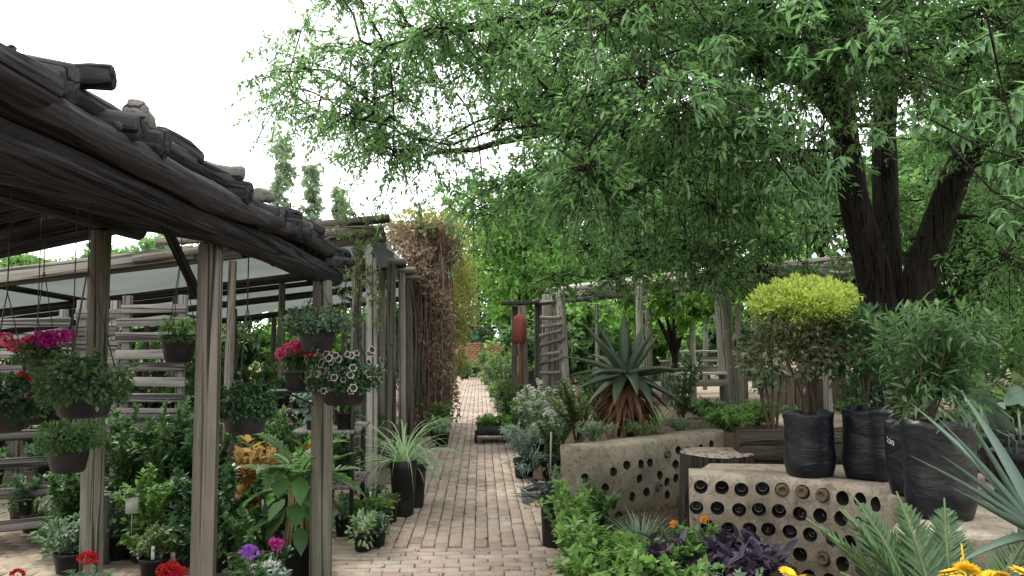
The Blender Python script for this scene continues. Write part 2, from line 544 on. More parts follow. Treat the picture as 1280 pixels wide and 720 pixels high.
def lathe(prof, ns=20):
    n = len(prof)
    ang = np.linspace(0, 2 * PI, ns, endpoint=False)
    V = np.concatenate([np.stack([r * np.cos(ang), r * np.sin(ang), np.full(ns, z)], -1) for r, z in prof])
    i, j = np.meshgrid(np.arange(n - 1), np.arange(ns), indexing='ij')
    j2 = (j + 1) % ns
    return V, [np.stack([i * ns + j, i * ns + j2, (i + 1) * ns + j2, (i + 1) * ns + j], -1).reshape(-1, 4)]


def disc(r, z, ns=20, dome=0.0):
    ang = np.linspace(0, 2 * PI, ns, endpoint=False)
    V = np.vstack([[0, 0, z + dome], np.stack([r * np.cos(ang), r * np.sin(ang), np.full(ns, z)], -1)])
    k = np.arange(ns)
    return V, [np.stack([np.zeros(ns, int), 1 + k, 1 + (k + 1) % ns], -1)]


def boxv(c, s, rz=0.0, cham=0.0):
    """box with chamfered long edges"""
    bm = bmesh.new()
    bmesh.ops.create_cube(bm, size=1.0)
    bmesh.ops.scale(bm, vec=s, verts=bm.verts)
    if cham:
        bmesh.ops.bevel(bm, geom=bm.edges[:], offset=cham, segments=1, affect='EDGES')
    bmesh.ops.rotate(bm, cent=(0, 0, 0), matrix=Matrix.Rotation(rz, 3, 'Z'), verts=bm.verts)
    bmesh.ops.translate(bm, vec=c, verts=bm.verts)
    bmesh.ops.triangulate(bm, faces=[f for f in bm.faces if len(f.verts) > 4])
    bm.verts.index_update()
    V = np.array([v.co[:] for v in bm.verts])
    q = np.array([[v.index for v in f.verts] for f in bm.faces if len(f.verts) == 4], int).reshape(-1, 4)
    t = np.array([[v.index for v in f.verts] for f in bm.faces if len(f.verts) == 3], int).reshape(-1, 3)
    bm.free()
    return V, [q, t]


def log(name, p0, p1, r0, r1, mat, parent=None, bend=0.0, ns=12, wob=0.05, knots=0, base=(0, 0, 0)):
    """a round pole from p0 to p1; the mesh runs along its own local z so the grain follows it"""
    p0 = Vector(p0)
    p1 = Vector(p1)
    d = p1 - p0
    L = d.length
    n = max(4, int(L / 0.16) + 2)
    a, b = R.uniform(-1, 1) * bend, R.uniform(-1, 1) * bend
    ph = R.uniform(0, 6)
    pts, rad = [], []
    for i in range(n):
        t = i / (n - 1)
        s = math.sin(PI * t)
        pts.append((a * s + 0.3 * bend * math.sin(7 * t + ph), b * s, L * t))
        rad.append((r0 + (r1 - r0) * t) * (1 + 0.5 * wob * math.sin(9 * t + ph) + R.uniform(-wob, wob) * 0.5))
    # softened ends
    e = min(0.012, r0 * 0.2)
    pts = [pts[0], (pts[0][0], pts[0][1], e)] + pts[1:-1] + [(pts[-1][0], pts[-1][1], L - e), pts[-1]]
    rad = [rad[0] * 0.9, rad[0]] + rad[1:-1] + [rad[-1], rad[-1] * 0.9]
    A = Acc()
    gr = None
    if r0 > .03:
        ns = ns + 10
        gr = np.array([R.uniform(-.035, .035) - (.11 if R.random() < .13 else 0) for _ in range(ns)])
    A.add(*tube(pts, rad, ns, True, wob * 0.5, R, gr))
    for k in range(knots):
        t = R.uniform(0.1, 0.9)
        th = R.uniform(0, 2 * PI)
        rr = r0 + (r1 - r0) * t
        c = np.array([math.cos(th), math.sin(th), 0])
        A.add(*tube([c * rr * 0.8 + (0, 0, L * t), c * rr * 1.12 + (0, 0, L * t + rr * 0.1)], [rr * 0.35, rr * 0.2], 7))
    q = d.to_track_quat('Z', 'Y')
    return A.obj(name, mat, parent, Vector(p0) - Vector(base), q.to_euler(), smooth=True)


def plank(name, p0, p1, w, t, mat, parent=None, base=(0, 0, 0), face=(0, -1, 0), cham=0.004):
    """a sawn board from p0 to p1, local z along its length, broad side towards face"""
    p0 = Vector(p0)
    p1 = Vector(p1)
    d = p1 - p0
    L = d.length
    A = Acc()
    A.add(*boxv((0, 0, L / 2), (w, t, L), 0, cham))
    z = d.normalized()
    y = Vector(face)
    y = (y - z * y.dot(z)).normalized()
    x = y.cross(z)
    m = Matrix((x, y, z)).transposed()
    return A.obj(name, mat, parent, p0 - Vector(base), m.to_euler())


def leaves(P, D, U, L, Wd, fold=0.25, droop=0.15, hi=False):
    """n folded leaves: base point, direction, rough normal, length, half width"""
    P = np.asarray(P, float)
    n = len(P)
    D = nrm(np.asarray(D, float))
    U = np.asarray(U, float)
    S = nrm(np.cross(D, U) + 1e-6)
    Nn = np.cross(S, D)
    L = np.broadcast_to(np.asarray(L, float), (n,))[:, None]
    Wd = np.broadcast_to(np.asarray(Wd, float), (n,))[:, None]

    def at(t, s, up=0.0):
        return P + D * L * t + S * Wd * s + Nn * (Wd * fold * abs(s) + up * Wd - droop * L * t * t)
    if not hi:
        V = np.stack([at(0, 0), at(.42, 1), at(1, 0), at(.42, -1)], 1).reshape(-1, 3)
        b = np.arange(n)[:, None] * 4
        return V, [np.concatenate([b + [0, 1, 2], b + [0, 2, 3]])]
    V = np.stack([at(0, .08), at(.3, .9), at(.62, .8), at(1, 0), at(.62, -.8), at(.3, -.9), at(0, -.08), at(.3, 0), at(.62, 0)], 1).reshape(-1, 3)
    b = np.arange(n)[:, None] * 9
    T = [[0, 1, 7], [0, 7, 6], [6, 7, 5], [1, 2, 8], [1, 8, 7], [7, 8, 4], [7, 4, 5], [2, 3, 8], [8, 3, 4]]
    return V, [np.concatenate([b + t for t in T])]


def rdir(n, up=0.0):
    d = G.normal(size=(n, 3))
    d = nrm(d)
    d[:, 2] += up
    return nrm(d)


def strap(base, az, elev, L, w, bendv, nseg=8, thick=0.0, channel=0.3, taper=1.0, wbase=0.8, curl=0.0):
    """one long leaf: starts at base going (az, elev), arches by bendv radians over its length"""
    pts = []
    p = np.array(base, float)
    e = elev
    a = az
    ds = L / nseg
    for i in range(nseg + 1):
        t = i / nseg
        d = np.array([math.cos(a) * math.cos(e), math.sin(a) * math.cos(e), math.sin(e)])
        pts.append((p.copy(), d))
        p = p + d * ds
        e -= bendv / nseg
        a += curl / nseg
    V = []
    k = 4 if thick else 3
    for i, (c, d) in enumerate(pts):
        t = i / nseg
        ww = w * (wbase + (1 - wbase) * min(1, t * 4)) * (max(0.0, 1 - t ** (1.6 * taper)) + 0.01)
        s = np.cross(d, [0, 0, 1.0])
        ln = np.linalg.norm(s)
        s = s / ln if ln > 1e-4 else np.array([math.sin(az), -math.cos(az), 0])
        up = np.cross(s, d)
        if thick:
            th = thick * (max(0.0, 1 - t) + 0.05)
            V += [c - s * ww + up * channel * ww, c - up * 0.15 * th, c + s * ww + up * channel * ww, c - up * th]
        else:
            V += [c - s * ww + up * channel * ww, c, c + s * ww + up * channel * ww]
    Fq = []
    for i in range(nseg):
        for j in range(k if thick else k - 1):
            a0 = i * k + j
            a1 = i * k + (j + 1) % k
            Fq.append([a0, a1, a1 + k, a0 + k])
    return np.array(V), [np.array(Fq)]


def frond(base, az, elev, L, bendv, ll, lw, npair, A, stem=None, vang=0.55, fold=0.0, twist=0.3, start=0.12):
    """one feather-shaped frond: leaflets into A, midrib into stem"""
    n = 14
    p = np.array(base, float)
    e = elev
    pts, ds = [], []
    for i in range(n + 1):
        d = np.array([math.cos(az) * math.cos(e), math.sin(az) * math.cos(e), math.sin(e)])
        pts.append(p.copy())
        ds.append(d)
        p = p + d * L / n
        e -= bendv / n
    pts = np.array(pts)
    ds = np.array(ds)
    if stem is not None:
        stem.add(*tube(pts, np.linspace(0.012, 0.003, n + 1) * (0.4 + L), 5))
    t = np.linspace(start, 0.99, npair)
    ip = t * n
    i0 = np.clip(ip.astype(int), 0, n - 1)
    fr = (ip - i0)[:, None]
    pos = pts[i0] * (1 - fr) + pts[i0 + 1] * fr
    d = nrm(ds[i0] * (1 - fr) + ds[i0 + 1] * fr)
    s = nrm(np.cross(d, np.array([0, 0, 1.0])))
    up = np.cross(s, d)
    ln = ll * np.sin(np.clip(0.12 + t * 0.95, 0, 1) * PI) ** 0.6 * G.uniform(.88, 1.08, npair)
    for sg in (-1, 1):
        D = nrm(s * sg * math.cos(vang) + d * math.sin(vang) + up * 0.25 + G.normal(size=(npair, 3)) * 0.06)
        A.add(*leaves(pos, D, up + s * sg * -twist, ln, lw, 0.2, 0.12))


# ------------------------------------------------------------------ foliage shapes
def clump(A, c, rad, n, L, Wd, up=0.5, clumps=None, hi=False, spread=0.34, fold=.25, droop=.15, shell=0.5):
    """leaves gathered in clumps within an ellipsoid"""
    c = np.array(c, float)
    rad = np.array(rad, float)
    m = clumps or max(6, n // 28)
    cd = rdir(m, 0.25)
    cr = G.uniform(shell, 1.0, m) ** 0.8
    cc = cd * cr[:, None]
    k = G.integers(0, m, n)
    q = cc[k] + G.normal(size=(n, 3)) * spread * 0.5
    P = c + q * rad
    D = rdir(n, 0) * 0.8 + nrm(q) * 0.9 + np.array([0, 0, up])
    U = rdir(n, 0) * 0.7 + np.array([0, 0, 1.0]) + nrm(q) * 0.3
    A.add(*leaves(P, D, U, L * G.uniform(.6, 1.25, n), Wd * G.uniform(.65, 1.2, n), fold, droop, hi))


def sprays(A, S, base, h, w, nst, nl, L, Wd, hi=False, sr=0.004, lean=0.5, bare=0.2, droop=.15):
    """upright stems carrying leaves along their length"""
    base = np.array(base, float)
    for i in range(nst):
        th = R.uniform(0, 2 * PI)
        ll = h * R.uniform(.65, 1.05)
        out = w * R.uniform(.15, 1.0)
        n = 6
        pts = []
        for j in range(n + 1):
            t = j / n
            o = out * t ** 1.3
            pts.append(base + [math.cos(th) * (o + .02), math.sin(th) * (o + .02), ll * (t - lean * 0.3 * t * t * out / max(w, .01))])
        pts = np.array(pts) + G.normal(size=(n + 1, 3)) * 0.012 * w
        if S is not None:
            S.add(*tube(pts, np.linspace(sr, sr * 0.4, n + 1), 5))
        t = G.uniform(bare, 1.0, nl) ** 0.8
        ip = t * n
        i0 = np.clip(ip.astype(int), 0, n - 1)
        fr = (ip - i0)[:, None]
        P = pts[i0] * (1 - fr) + pts[i0 + 1] * fr
        td = nrm(pts[i0 + 1] - pts[i0])
        D = rdir(nl) * 0.9 + td * 0.6 + [0, 0, .1]
        A.add(*leaves(P, D, rdir(nl) * .5 + [0, 0, 1], L * G.uniform(.6, 1.2, nl), Wd * G.uniform(.7, 1.2, nl), .25, droop, hi))


def tuft(A, base, n, L, w, e0=0.6, e1=1.4, bend=1.2, nseg=7, rad=0.03):
    for i in range(n):
        az = R.uniform(0, 2 * PI)
        r = rad * math.sqrt(R.random())
        b = (base[0] + r * math.cos(az), base[1] + r * math.sin(az), base[2])
        A.add(*strap(b, az + R.uniform(-.4, .4), R.uniform(e0, e1), L * R.uniform(.6, 1.1), w * R.uniform(.7, 1.1), bend * R.uniform(.5, 1.3), nseg))


POT = {}


def pot_part(parent, r, h, mat='pot', loc=(0, 0, 0), name='pot', bowl=False):
    key = (round(r, 3), round(h, 3), mat, bowl)
    if key not in POT:
        A = Acc()
        if bowl:
            pr = [(0.001, 0), (r * .66, 0), (r * .76, h * .07), (r * .88, h * .45), (r * .96, h * .86), (r, h * .87), (r * 1.03, h * .9), (r * 1.03, h), (r * .97, h), (r * .95, h * .9), (r * .9, h * .82)]
        else:
            pr = [(0.001, 0), (r * .76, 0), (r * .78, h * .02), (r * .94, h * .84), (r, h * .85), (r * 1.02, h * .87), (r * 1.02, h * .99), (r, h), (r * .95, h), (r * .94, h * .85), (r * .93, h * .8)]
        A.add(*lathe(pr, 24))
        POT[key] = A.mesh(name, M[mat], True)
        B = Acc()
        B.add(*disc(r * .93, h * .86, 18, 0.015))
        POT[key + ('s',)] = B.mesh('soil', M['soil'], True)
    o = link(name, POT[key], parent, loc)
    link('soil', POT[key + ('s',)], o)
    return o


def bag_mesh(r, h, seed):
    rr = random.Random(seed)
    A = Acc()
    ns = 36
    n = 16
    V = []
    ph = [rr.uniform(0, 6) for _ in range(6)]
    for i in range(n + 1):
        t = i / n
        z = h * t
        base = r * (0.86 + 0.14 * min(1, t * 5)) * (1 + 0.03 * math.sin(5 * t + ph[0]))
        for j in range(ns):
            a = 2 * PI * j / ns
            wr = 0.022 * math.sin(3 * a + ph[1] + 2 * t) + 0.007 * math.sin(7 * a + ph[2] - 5 * t) + 0.01 * math.sin(18 * t + 2 * a + ph[3])
            wr += (0.05 * math.sin(9 * a + ph[4]) * max(0, t - .8) * 2)
            q = base * (1 + wr + rr.uniform(-.006, .006))
            zz = z + (0.02 * math.sin(4 * a + ph[5]) + 0.012 * math.sin(11 * a)) * max(0, t - .7) * 3 * h
            V.append((q * math.cos(a), q * math.sin(a), zz))
    # turned-in rim
    for j in range(ns):
        a = 2 * PI * j / ns
        x, y, z = V[n * ns + j]
        V.append((x * .93, y * .93, z - .004))
    for j in range(ns):
        x, y, z = V[n * ns + j]
        V.append((x * .9, y * .9, h * .86))
    V.append((0, 0, h * .88))
    V.append((0, 0, 0.002))
    i, j = np.meshgrid(np.arange(n + 2), np.arange(ns), indexing='ij')
    j2 = (j + 1) % ns
    q = np.stack([i * ns + j, i * ns + j2, (i + 1) * ns + j2, (i + 1) * ns + j], -1).reshape(-1, 4)
    k = np.arange(ns)
    b = (n + 2) * ns
    t1 = np.stack([np.full(ns, (n + 3) * ns), b + k, b + (k + 1) % ns], -1)
    t2 = np.stack([np.full(ns, (n + 3) * ns + 1), (k + 1) % ns, k], -1)
    A.add(np.array(V), [q, t1, t2])
    return A.mesh('grow_bag', M['bag'], True)


def blossom_mesh(name, r, npet, mat, cup=0.25, wid=0.6, layers=1):
    A = Acc()
    for l in range(layers):
        k = npet
        a = np.linspace(0, 2 * PI, k, endpoint=False) + l * 0.3
        D = np.stack([np.cos(a), np.sin(a), np.full(k, cup + l * .35)], -1)
        A.add(*leaves(np.zeros((k, 3)), D, np.tile([0, 0, 1.0], (k, 1)), r * (1 - .2 * l), r * wid * .62, .1, .2, True))
    return A.mesh(name, mat)


def head_mesh(name, r, n, mat, flat=0.6, pl=0.02):
    """a rounded flower head of many small petals"""
    A = Acc()
    d = rdir(n, 0.45)
    A.add(*leaves(d * [r * .7, r * .7, r * .7 * flat], d + rdir(n) * .6, rdir(n), pl, pl * .5, .2, .2))
    return A.mesh(name, mat)


BL = {
    'geranium_red': head_mesh('flower_head', 0.045, 90, M['red']),
    'geranium_pink': head_mesh('flower_head', 0.04, 80, M['hotpink']),
    'pale_pink': head_mesh('flower_head', 0.035, 60, M['pink']),
    'magenta': head_mesh('flower_head', 0.04, 70, M['magenta']),
    'violet': head_mesh('flower_head', 0.035, 50, M['violet']),
    'white': head_mesh('flower_head', 0.035, 36, M['white'], .6, .016),
    'marigold': head_mesh('flower_head', 0.03, 90, M['amber'], .7, .018),
    'daisy': blossom_mesh('flower_head', 0.05, 16, M['yellow'], .2, .3, 2),
    'petunia': blossom_mesh('blossom', 0.023, 6, M['paleedge'], .3, .9),
    'petunia_eye': blossom_mesh('blossom_eye', 0.0165, 6, M['blackpetal'], .32, .9),
}


def put_flowers(root, kind, pts, scale=1.0, eye=None, name=None):
    for p in pts:
        rot = (R.uniform(-.6, .6), R.uniform(-.6, .6), R.uniform(0, 6))
        o = link(name or BL[kind].name, BL[kind], root, p, rot, scale * R.uniform(.8, 1.2))
        if eye:
            link(BL[eye].name, BL[eye], o, (0, 0, 0.004))


def top_pts(n, c, rad, zmin=0.2):
    out = []
    while len(out) < n:
        d = Vector(rdir(1)[0])
        if d.z < zmin:
            continue
        out.append((c[0] + d.x * rad[0] * R.uniform(.7, 1.05), c[1] + d.y * rad[1] * R.uniform(.7, 1.05), c[2] + d.z * rad[2] * R.uniform(.9, 1.1)))
    return out


# ================================================================== SETTING
def sstep(a, b, x):
    t = min(1.0, max(0.0, (x - a) / (b - a)))
    return t * t * (3 - 2 * t)


UW0, UW1 = Vector((0.74, 6.0)), Vector((2.18, 7.1))          # front line of the upper bottle wall
UD = (UW1 - UW0).normalized()


def bed_h(x, y):
    x0 = 0.58 + 0.14 * sstep(5.6, 6.1, y) + 0.11 * sstep(6.4, 7.5, y) + 0.25 * sstep(9, 14, y)
    edge = sstep(x0, x0 + 0.4, x)
    h = 0.3 + 0.3 * sstep(5.0, 6.6, y)
    q = Vector((x, y)) - UW0
    side = UD.x * q.y - UD.y * q.x          # >0 behind the wall
    along = q.dot(UD)
    if 0.12 < side < 2.2 and -0.1 < along < 2.2:
        h = 0.6 + 0.15 * (1 - sstep(1.2, 2.2, side)) * (1 - sstep(1.7, 2.2, along))
    elif -1.2 < side <= 0.12 and along < 1.9:
        h = min(h, 0.26)
    h *= 1 - sstep(19, 25, y)
    h *= 1 - 0.8 * sstep(12, 16, x)
    return h * edge + 0.02 * noise.noise((x * 1.7, y * 1.7, 0)) * edge


A = Acc()
A.add(*boxv((0, 60, -0.06), (700, 700, 0.08)))
tag(A.obj('ground', M['earth']), kind='structure')

# raised planting terrace on the right, one sheet
xs = np.arange(0.5, 16.6, 0.1)
ys = np.arange(1.2, 26.0, 0.1)
V = np.array([[x, y, bed_h(x, y) - 0.015] for x in xs for y in ys])
ny = len(ys)
i, j = np.meshgrid(np.arange(len(xs) - 1), np.arange(ny - 1), indexing='ij')
A = Acc()
A.add(V, np.stack([i * ny + j, (i + 1) * ny + j, (i + 1) * ny + j + 1, i * ny + j + 1], -1).reshape(-1, 4))
bed = A.obj('planting_bed', M['bedsoil'], smooth=True)
tag(bed, kind='structure')

# pale swept yard behind the bed
A = Acc()
xs = np.arange(3.2, 15.0, 0.15)
ys = np.arange(8.6, 22.0, 0.15)
V = np.array([[x, y, bed_h(x, y) + 0.004 - 0.05 * (1 - sstep(3.2, 3.9, x) * sstep(8.6, 9.4, y))] for x in xs for y in ys])
ny = len(ys)
i, j = np.meshgrid(np.arange(len(xs) - 1), np.arange(ny - 1), indexing='ij')
A.add(V, np.stack([i * ny + j, (i + 1) * ny + j, (i + 1) * ny + j + 1, i * ny + j + 1], -1).reshape(-1, 4))
tag(A.obj('yard', M['yard'], smooth=True), kind='structure')


def bricks(x0, x1, y0, y1, along_y, A, zt=0.0, gap=0.007, skip=0.0, bl=0.21, bw=0.105):
    a0, a1, b0, b1 = (y0, y1, x0, x1) if along_y else (x0, x1, y0, y1)
    cs = []
    r = 0
    b = b0 + bw / 2
    while b < b1:
        a = a0 + (bl / 2 if r % 2 else 0) + G.uniform(-.008, .008)
        while a < a1 + bl / 2:
            cs.append((a, b))
            a += bl
        b += bw
        r += 1
    cs = np.array(cs)
    n = len(cs)
    ha = (bl - gap) / 2 * G.uniform(.975, 1.0, n)
    hb = (bw - gap) / 2 * G.uniform(.97, 1.0, n)
    th = G.normal(size=n) * 0.012
    cs = cs + G.normal(size=(n, 2)) * 0.0015
    pos = cs[:, ::-1] if along_y else cs
    z = zt + G.normal(size=n) * 0.0026 + np.array([.008 * noise.noise((p[0] * 1.1, p[1] * 1.1, 3.0)) - .012 * max(0, noise.noise((p[0] * 2.3, p[1] * 2.3, 9.0)) - .25) for p in pos])
    tl = G.normal(size=(n, 2)) * 0.014
    e = 0.005
    V = []
    for (ins, dz) in ((e, 0.0), (0, -e), (0, -0.03)):
        for sa, sb in ((-1, -1), (1, -1), (1, 1), (-1, 1)):
            da = sa * (ha - ins)
            db = sb * (hb - ins)
            ra = da * np.cos(th) - db * np.sin(th)
            rb = da * np.sin(th) + db * np.cos(th)
            zz = z + dz + (tl[:, 0] * da + tl[:, 1] * db if dz > -0.02 else 0)
            pa, pb = cs[:, 0] + ra, cs[:, 1] + rb
            V.append(np.stack([pb, pa, zz], -1) if along_y else np.stack([pa, pb, zz], -1))
    V = np.stack(V, 1).reshape(-1, 3)
    q = [[0, 1, 2, 3]]
    for k in (0, 4):
        for m in range(4):
            q.append([k + 4 + m, k + 4 + (m + 1) % 4, k + (m + 1) % 4, k + m])
    q = np.array(q)
    if along_y:
        q = q[:, ::-1]
    b_ = np.arange(n)[:, None, None] * 12
    A.add(V, (b_ + q[None]).reshape(-1, 4))


PX0, PX1 = -0.98, 0.60
A = Acc()
bricks(PX0, PX1, 6.35, 35.6, True, A, 0.004)
bricks(PX0, PX1, 2.2, 6.33, False, A, 0.004)
tag(A.obj('path', M['brick']), kind='structure')
A = Acc()
bricks(-8.5, PX0 - 0.01, 2.2, 9.0, False, A, 0.0)
tag(A.obj('paving', M['dusty']), kind='structure')
A = Acc()
V = np.array([[-8.6, 2.1, -.013], [PX1 + .02, 2.1, -.013], [PX1 + .02, 36, -.013], [-8.6, 36, -.013]])
A.add(V, np.array([[0, 1, 2, 3]]))
tag(A.obj('joint_sand', M['joint']), kind='structure')
A = Acc()
A.add(np.array([[-8.6, 2.1, -.002], [PX0 - .01, 2.1, -.002], [PX0 - .01, 9.02, -.002], [-8.6, 9.02, -.002]]), np.array([[0, 1, 2, 3]]))
tag(A.obj('blown_sand', M['sand']), kind='structure')

# leaf litter on the bricks
n = 1700
A = Acc()
P = np.stack([G.uniform(-5, .65, n), G.uniform(3.5, 16, n), np.full(n, .010)], -1)
A.add(*leaves(P, np.stack([G.normal(size=n), G.normal(size=n), np.zeros(n)], -1), np.tile([0, 0, 1.0], (n, 1)) + G.normal(size=(n, 3)) * .2, G.uniform(.012, .04, n), G.uniform(.004, .010, n), .2, .1))
tag(A.obj('leaf_litter', M['dead']), kind='stuff')
A = Acc()
for k in range(90):
    x = R.choice([R.uniform(.42, .6), R.uniform(-1.0, -.8), R.uniform(-1, .6), R.uniform(-4.5, -1)])
    y = 4.2 + 14 * R.random() ** 1.6
    for m in range(R.randint(3, 9)):
        a = R.uniform(0, 6.28)
        A.add(*leaves([(x + R.gauss(0, .02), y + R.gauss(0, .02), .004)], [(math.cos(a), math.sin(a), R.uniform(.3, 1.2))], [(0, 0, 1)], R.uniform(.015, .05), R.uniform(.004, .009), .2, .3))
tag(A.obj('weeds', M['green']), kind='stuff')
n = 2500
A = Acc()
P = np.stack([G.uniform(.5, 3.6, n), G.uniform(2.2, 9, n), np.zeros(n)], -1)
P[:, 2] = [bed_h(p[0], p[1]) + .004 for p in P]
A.add(*leaves(P, np.stack([G.normal(size=n), G.normal(size=n), G.uniform(0, .4, n)], -1), np.tile([0, 0, 1.0], (n, 1)) + G.normal(size=(n, 3)) * .3, G.uniform(.02, .06, n), G.uniform(.006, .014, n), .2, .1))
tag(A.obj('bed_litter', M['dead']), kind='stuff')


# ================================================================== BOTTLE WALLS
def catmull(pts, per=24):
    P = [Vector(p) for p in pts]
    P = [P[0] * 2 - P[1]] + P + [P[-1] * 2 - P[-2]]
    out = []
    for k in range(1, len(P) - 2):
        for m in range(per):
            t = m / per
            a, b, c, d = P[k - 1], P[k], P[k + 1], P[k + 2]
            out.append(0.5 * ((2 * b) + (c - a) * t + (2 * a - 5 * b + 4 * c - d) * t * t + (3 * b - a - 3 * c + d) * t ** 3))
    out.append(P[-2])
    return out


class Curve:
    def __init__(self, pts):
        self.p = catmull(pts)
        self.s = [0.0]
        for a, b in zip(self.p, self.p[1:]):
            self.s.append(self.s[-1] + (b - a).length)
        self.L = self.s[-1]

    def at(self, s):
        s = min(max(s, 0), self.L)
        k = min(max(0, np.searchsorted(self.s, s) - 1), len(self.p) - 2)
        t = (s - self.s[k]) / (self.s[k + 1] - self.s[k] + 1e-9)
        p = self.p[k].lerp(self.p[k + 1], t)
        k0, k1 = max(0, k - 2), min(len(self.p) - 1, k + 3)
        tg = (self.p[k1] - self.p[k0]).normalized()
        return p, tg, Vector((-tg.y, tg.x))       # point, tangent, inward


def bottle_wall(cv, H, T, holes, hr, mat, root, base, edge=0.035, zb=0.0):
    """wall face cut by real round holes, each lined and closed by the end of a bottle"""
    L = cv.L

    def place(s, z, inw):
        p, t, i_ = cv.at(s)
        q = Vector((p.x + i_.x * inw, p.y + i_.y * inw, z))
        w = noise.noise(q * 4.0) * 0.016 + noise.noise(q * 13) * 0.009 + noise.noise(q * 31) * 0.005
        return (q.x - i_.x * w - base[0], q.y - i_.y * w - base[1], q.z + noise.noise(q * 3.1) * 0.006 - base[2])

    def rnd(s, z):
        e = 0.0
        for dd in (s, L - s, H - z):
            if dd < edge:
                e = max(e, edge * (1 - math.sqrt(max(0, 1 - (1 - dd / edge) ** 2))))
        return e
    ss = sorted(set([0, edge * .15, edge * .5, L - edge * .5, L - edge * .15, L] + list(np.linspace(edge, L - edge, int(L / 0.05)))))
    zs = sorted(set([H, H - edge * .15, H - edge * .5] + list(np.linspace(zb, H - edge, int(H / 0.05)))))
    v2, ed = [], []
    ring = [(s, zb) for s in ss] + [(L, z) for z in zs[1:]] + [(s, H) for s in reversed(ss[:-1])] + [(0, z) for z in reversed(zs[1:-1])]
    v2 += [Vector(p) for p in ring]
    ed += [(k, (k + 1) % len(ring)) for k in range(len(ring))]
    nh = 18
    for (hs, hz) in holes:
        b0 = len(v2)
        for k in range(nh):
            a = 2 * PI * k / nh
            v2.append(Vector((hs + hr * math.cos(a), hz + hr * math.sin(a))))
            ed.append((b0 + k, b0 + (k + 1) % nh))
    for s in ss[1:-1]:
        for z in zs[1:-1]:
            if all((s - a) ** 2 + (z - b) ** 2 > (hr * 1.2) ** 2 for a, b in holes):
                v2.append(Vector((s, z)))
    vo, eo, fo, *_ = delaunay_2d_cdt(v2, ed, [], 0, 1e-6)
    V = [place(v.x, v.y, rnd(v.x, v.y)) for v in vo]
    Ft = []
    for f in fo:
        cx = sum(vo[k].x for k in f) / len(f)
        cz = sum(vo[k].y for k in f) / len(f)
        if all((cx - a) ** 2 + (cz - b) ** 2 > (hr * .97) ** 2 for a, b in holes):
            Ft.append(list(f))
    A = Acc()
    A.add(np.array(V), np.array(Ft))
    # top, back and ends
    cols = []
    for s in ss:
        cols.append([place(s, H, max(edge, 0)), place(s, H + .004, T * .5), place(s, H, T), place(s, zb, T)])
    nS = len(ss)
    V = np.array(cols).reshape(-1, 3)
    q = []
    for k in range(nS - 1):
        for m in range(3):
            q.append([k * 4 + m, (k + 1) * 4 + m, (k + 1) * 4 + m + 1, k * 4 + m + 1])
    A.add(V, np.array(q))
    for s in (0, L):
        V = []
        for z in zs:
            V += [place(s, z, edge), place(s, z, T)]
        q = [[2 * k, 2 * k + 1, 2 * k + 3, 2 * k + 2] for k in range(len(zs) - 1)]
        A.add(np.array(V), np.array(q) if s == 0 else np.array(q)[:, ::-1])
    body = A.obj('wall_body', mat, root)
    # lining + bottle ends
    ln = Acc()
    for (hs, hz) in holes:
        deep = 0.10
        V = []
        for dd in (0.0, 0.012, deep):
            for k in range(nh):
                a = 2 * PI * k / nh
                r_ = hr * (1.0 if dd == 0 else .95)
                V.append(place(hs + r_ * math.cos(a), hz + r_ * math.sin(a), dd + rnd(hs + r_ * math.cos(a), hz + r_ * math.sin(a)) * (dd == 0)))
        q = [[d * nh + k, d * nh + (k + 1) % nh, (d + 1) * nh + (k + 1) % nh, (d + 1) * nh + k] for d in range(2) for k in range(nh)]
        ln.add(np.array(V), [np.array(q), np.array([[2 * nh] + [2 * nh + k, 2 * nh + k + 1] for k in range(1, nh - 1)])])
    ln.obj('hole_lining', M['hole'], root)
    B = Acc()
    B.add(*lathe([(hr * .93, 0), (hr * .93, .03), (hr * .86, .042), (hr * .62, .046), (hr * .5, .036), (hr * .28, .022), (0.001, .018)], 16))
    bm_ = B.mesh('bottle', M['bottle'], True)
    bf_ = B.mesh('bottle', mat, True)
    for (hs, hz) in holes:
        p, t, i_ = cv.at(hs)
        dep = R.choice([.045, .055, .065, .075, .085, .09]) if R.random() > .1 else -.024
        q = place(hs, hz, dep + .03)
        zax = Vector((-i_.x, -i_.y, 0))
        zax = zax + Vector((R.uniform(-.1, .1), R.uniform(-.1, .1), R.uniform(-.12, .12)))
        link('bottle', bm_ if dep > 0 else bf_, root, q, zax.to_track_quat('Z', 'Y').to_euler(), (R.uniform(.84, 1), R.uniform(.84, 1), .7))
    return body


# lower wall: curved, regular rows of holes
LW = Curve([(1.235, 4.74), (1.5, 4.67), (1.8, 4.55), (2.0, 4.34), (2.075, 4.1), (2.075, 4.03)])
holes = []
for r_, (z, s0) in enumerate([(.738, .075), (.622, .045), (.506, .10), (.39, .14), (.275, .085)]):
    s = s0
    while s < LW.L - .05:
        holes.append((s + R.uniform(-.008, .008), z + R.uniform(-.006, .006)))
        s += R.uniform(.108, .124)
lw = thing('bottle_wall', 'curved low earth wall with neat rows of round bottle holes, black grow bags on top', 'wall', (1.6, 4.5, 0))
bottle_wall(LW, 0.812, 0.22, holes, 0.040, M['cement'], lw, (1.6, 4.5, 0))
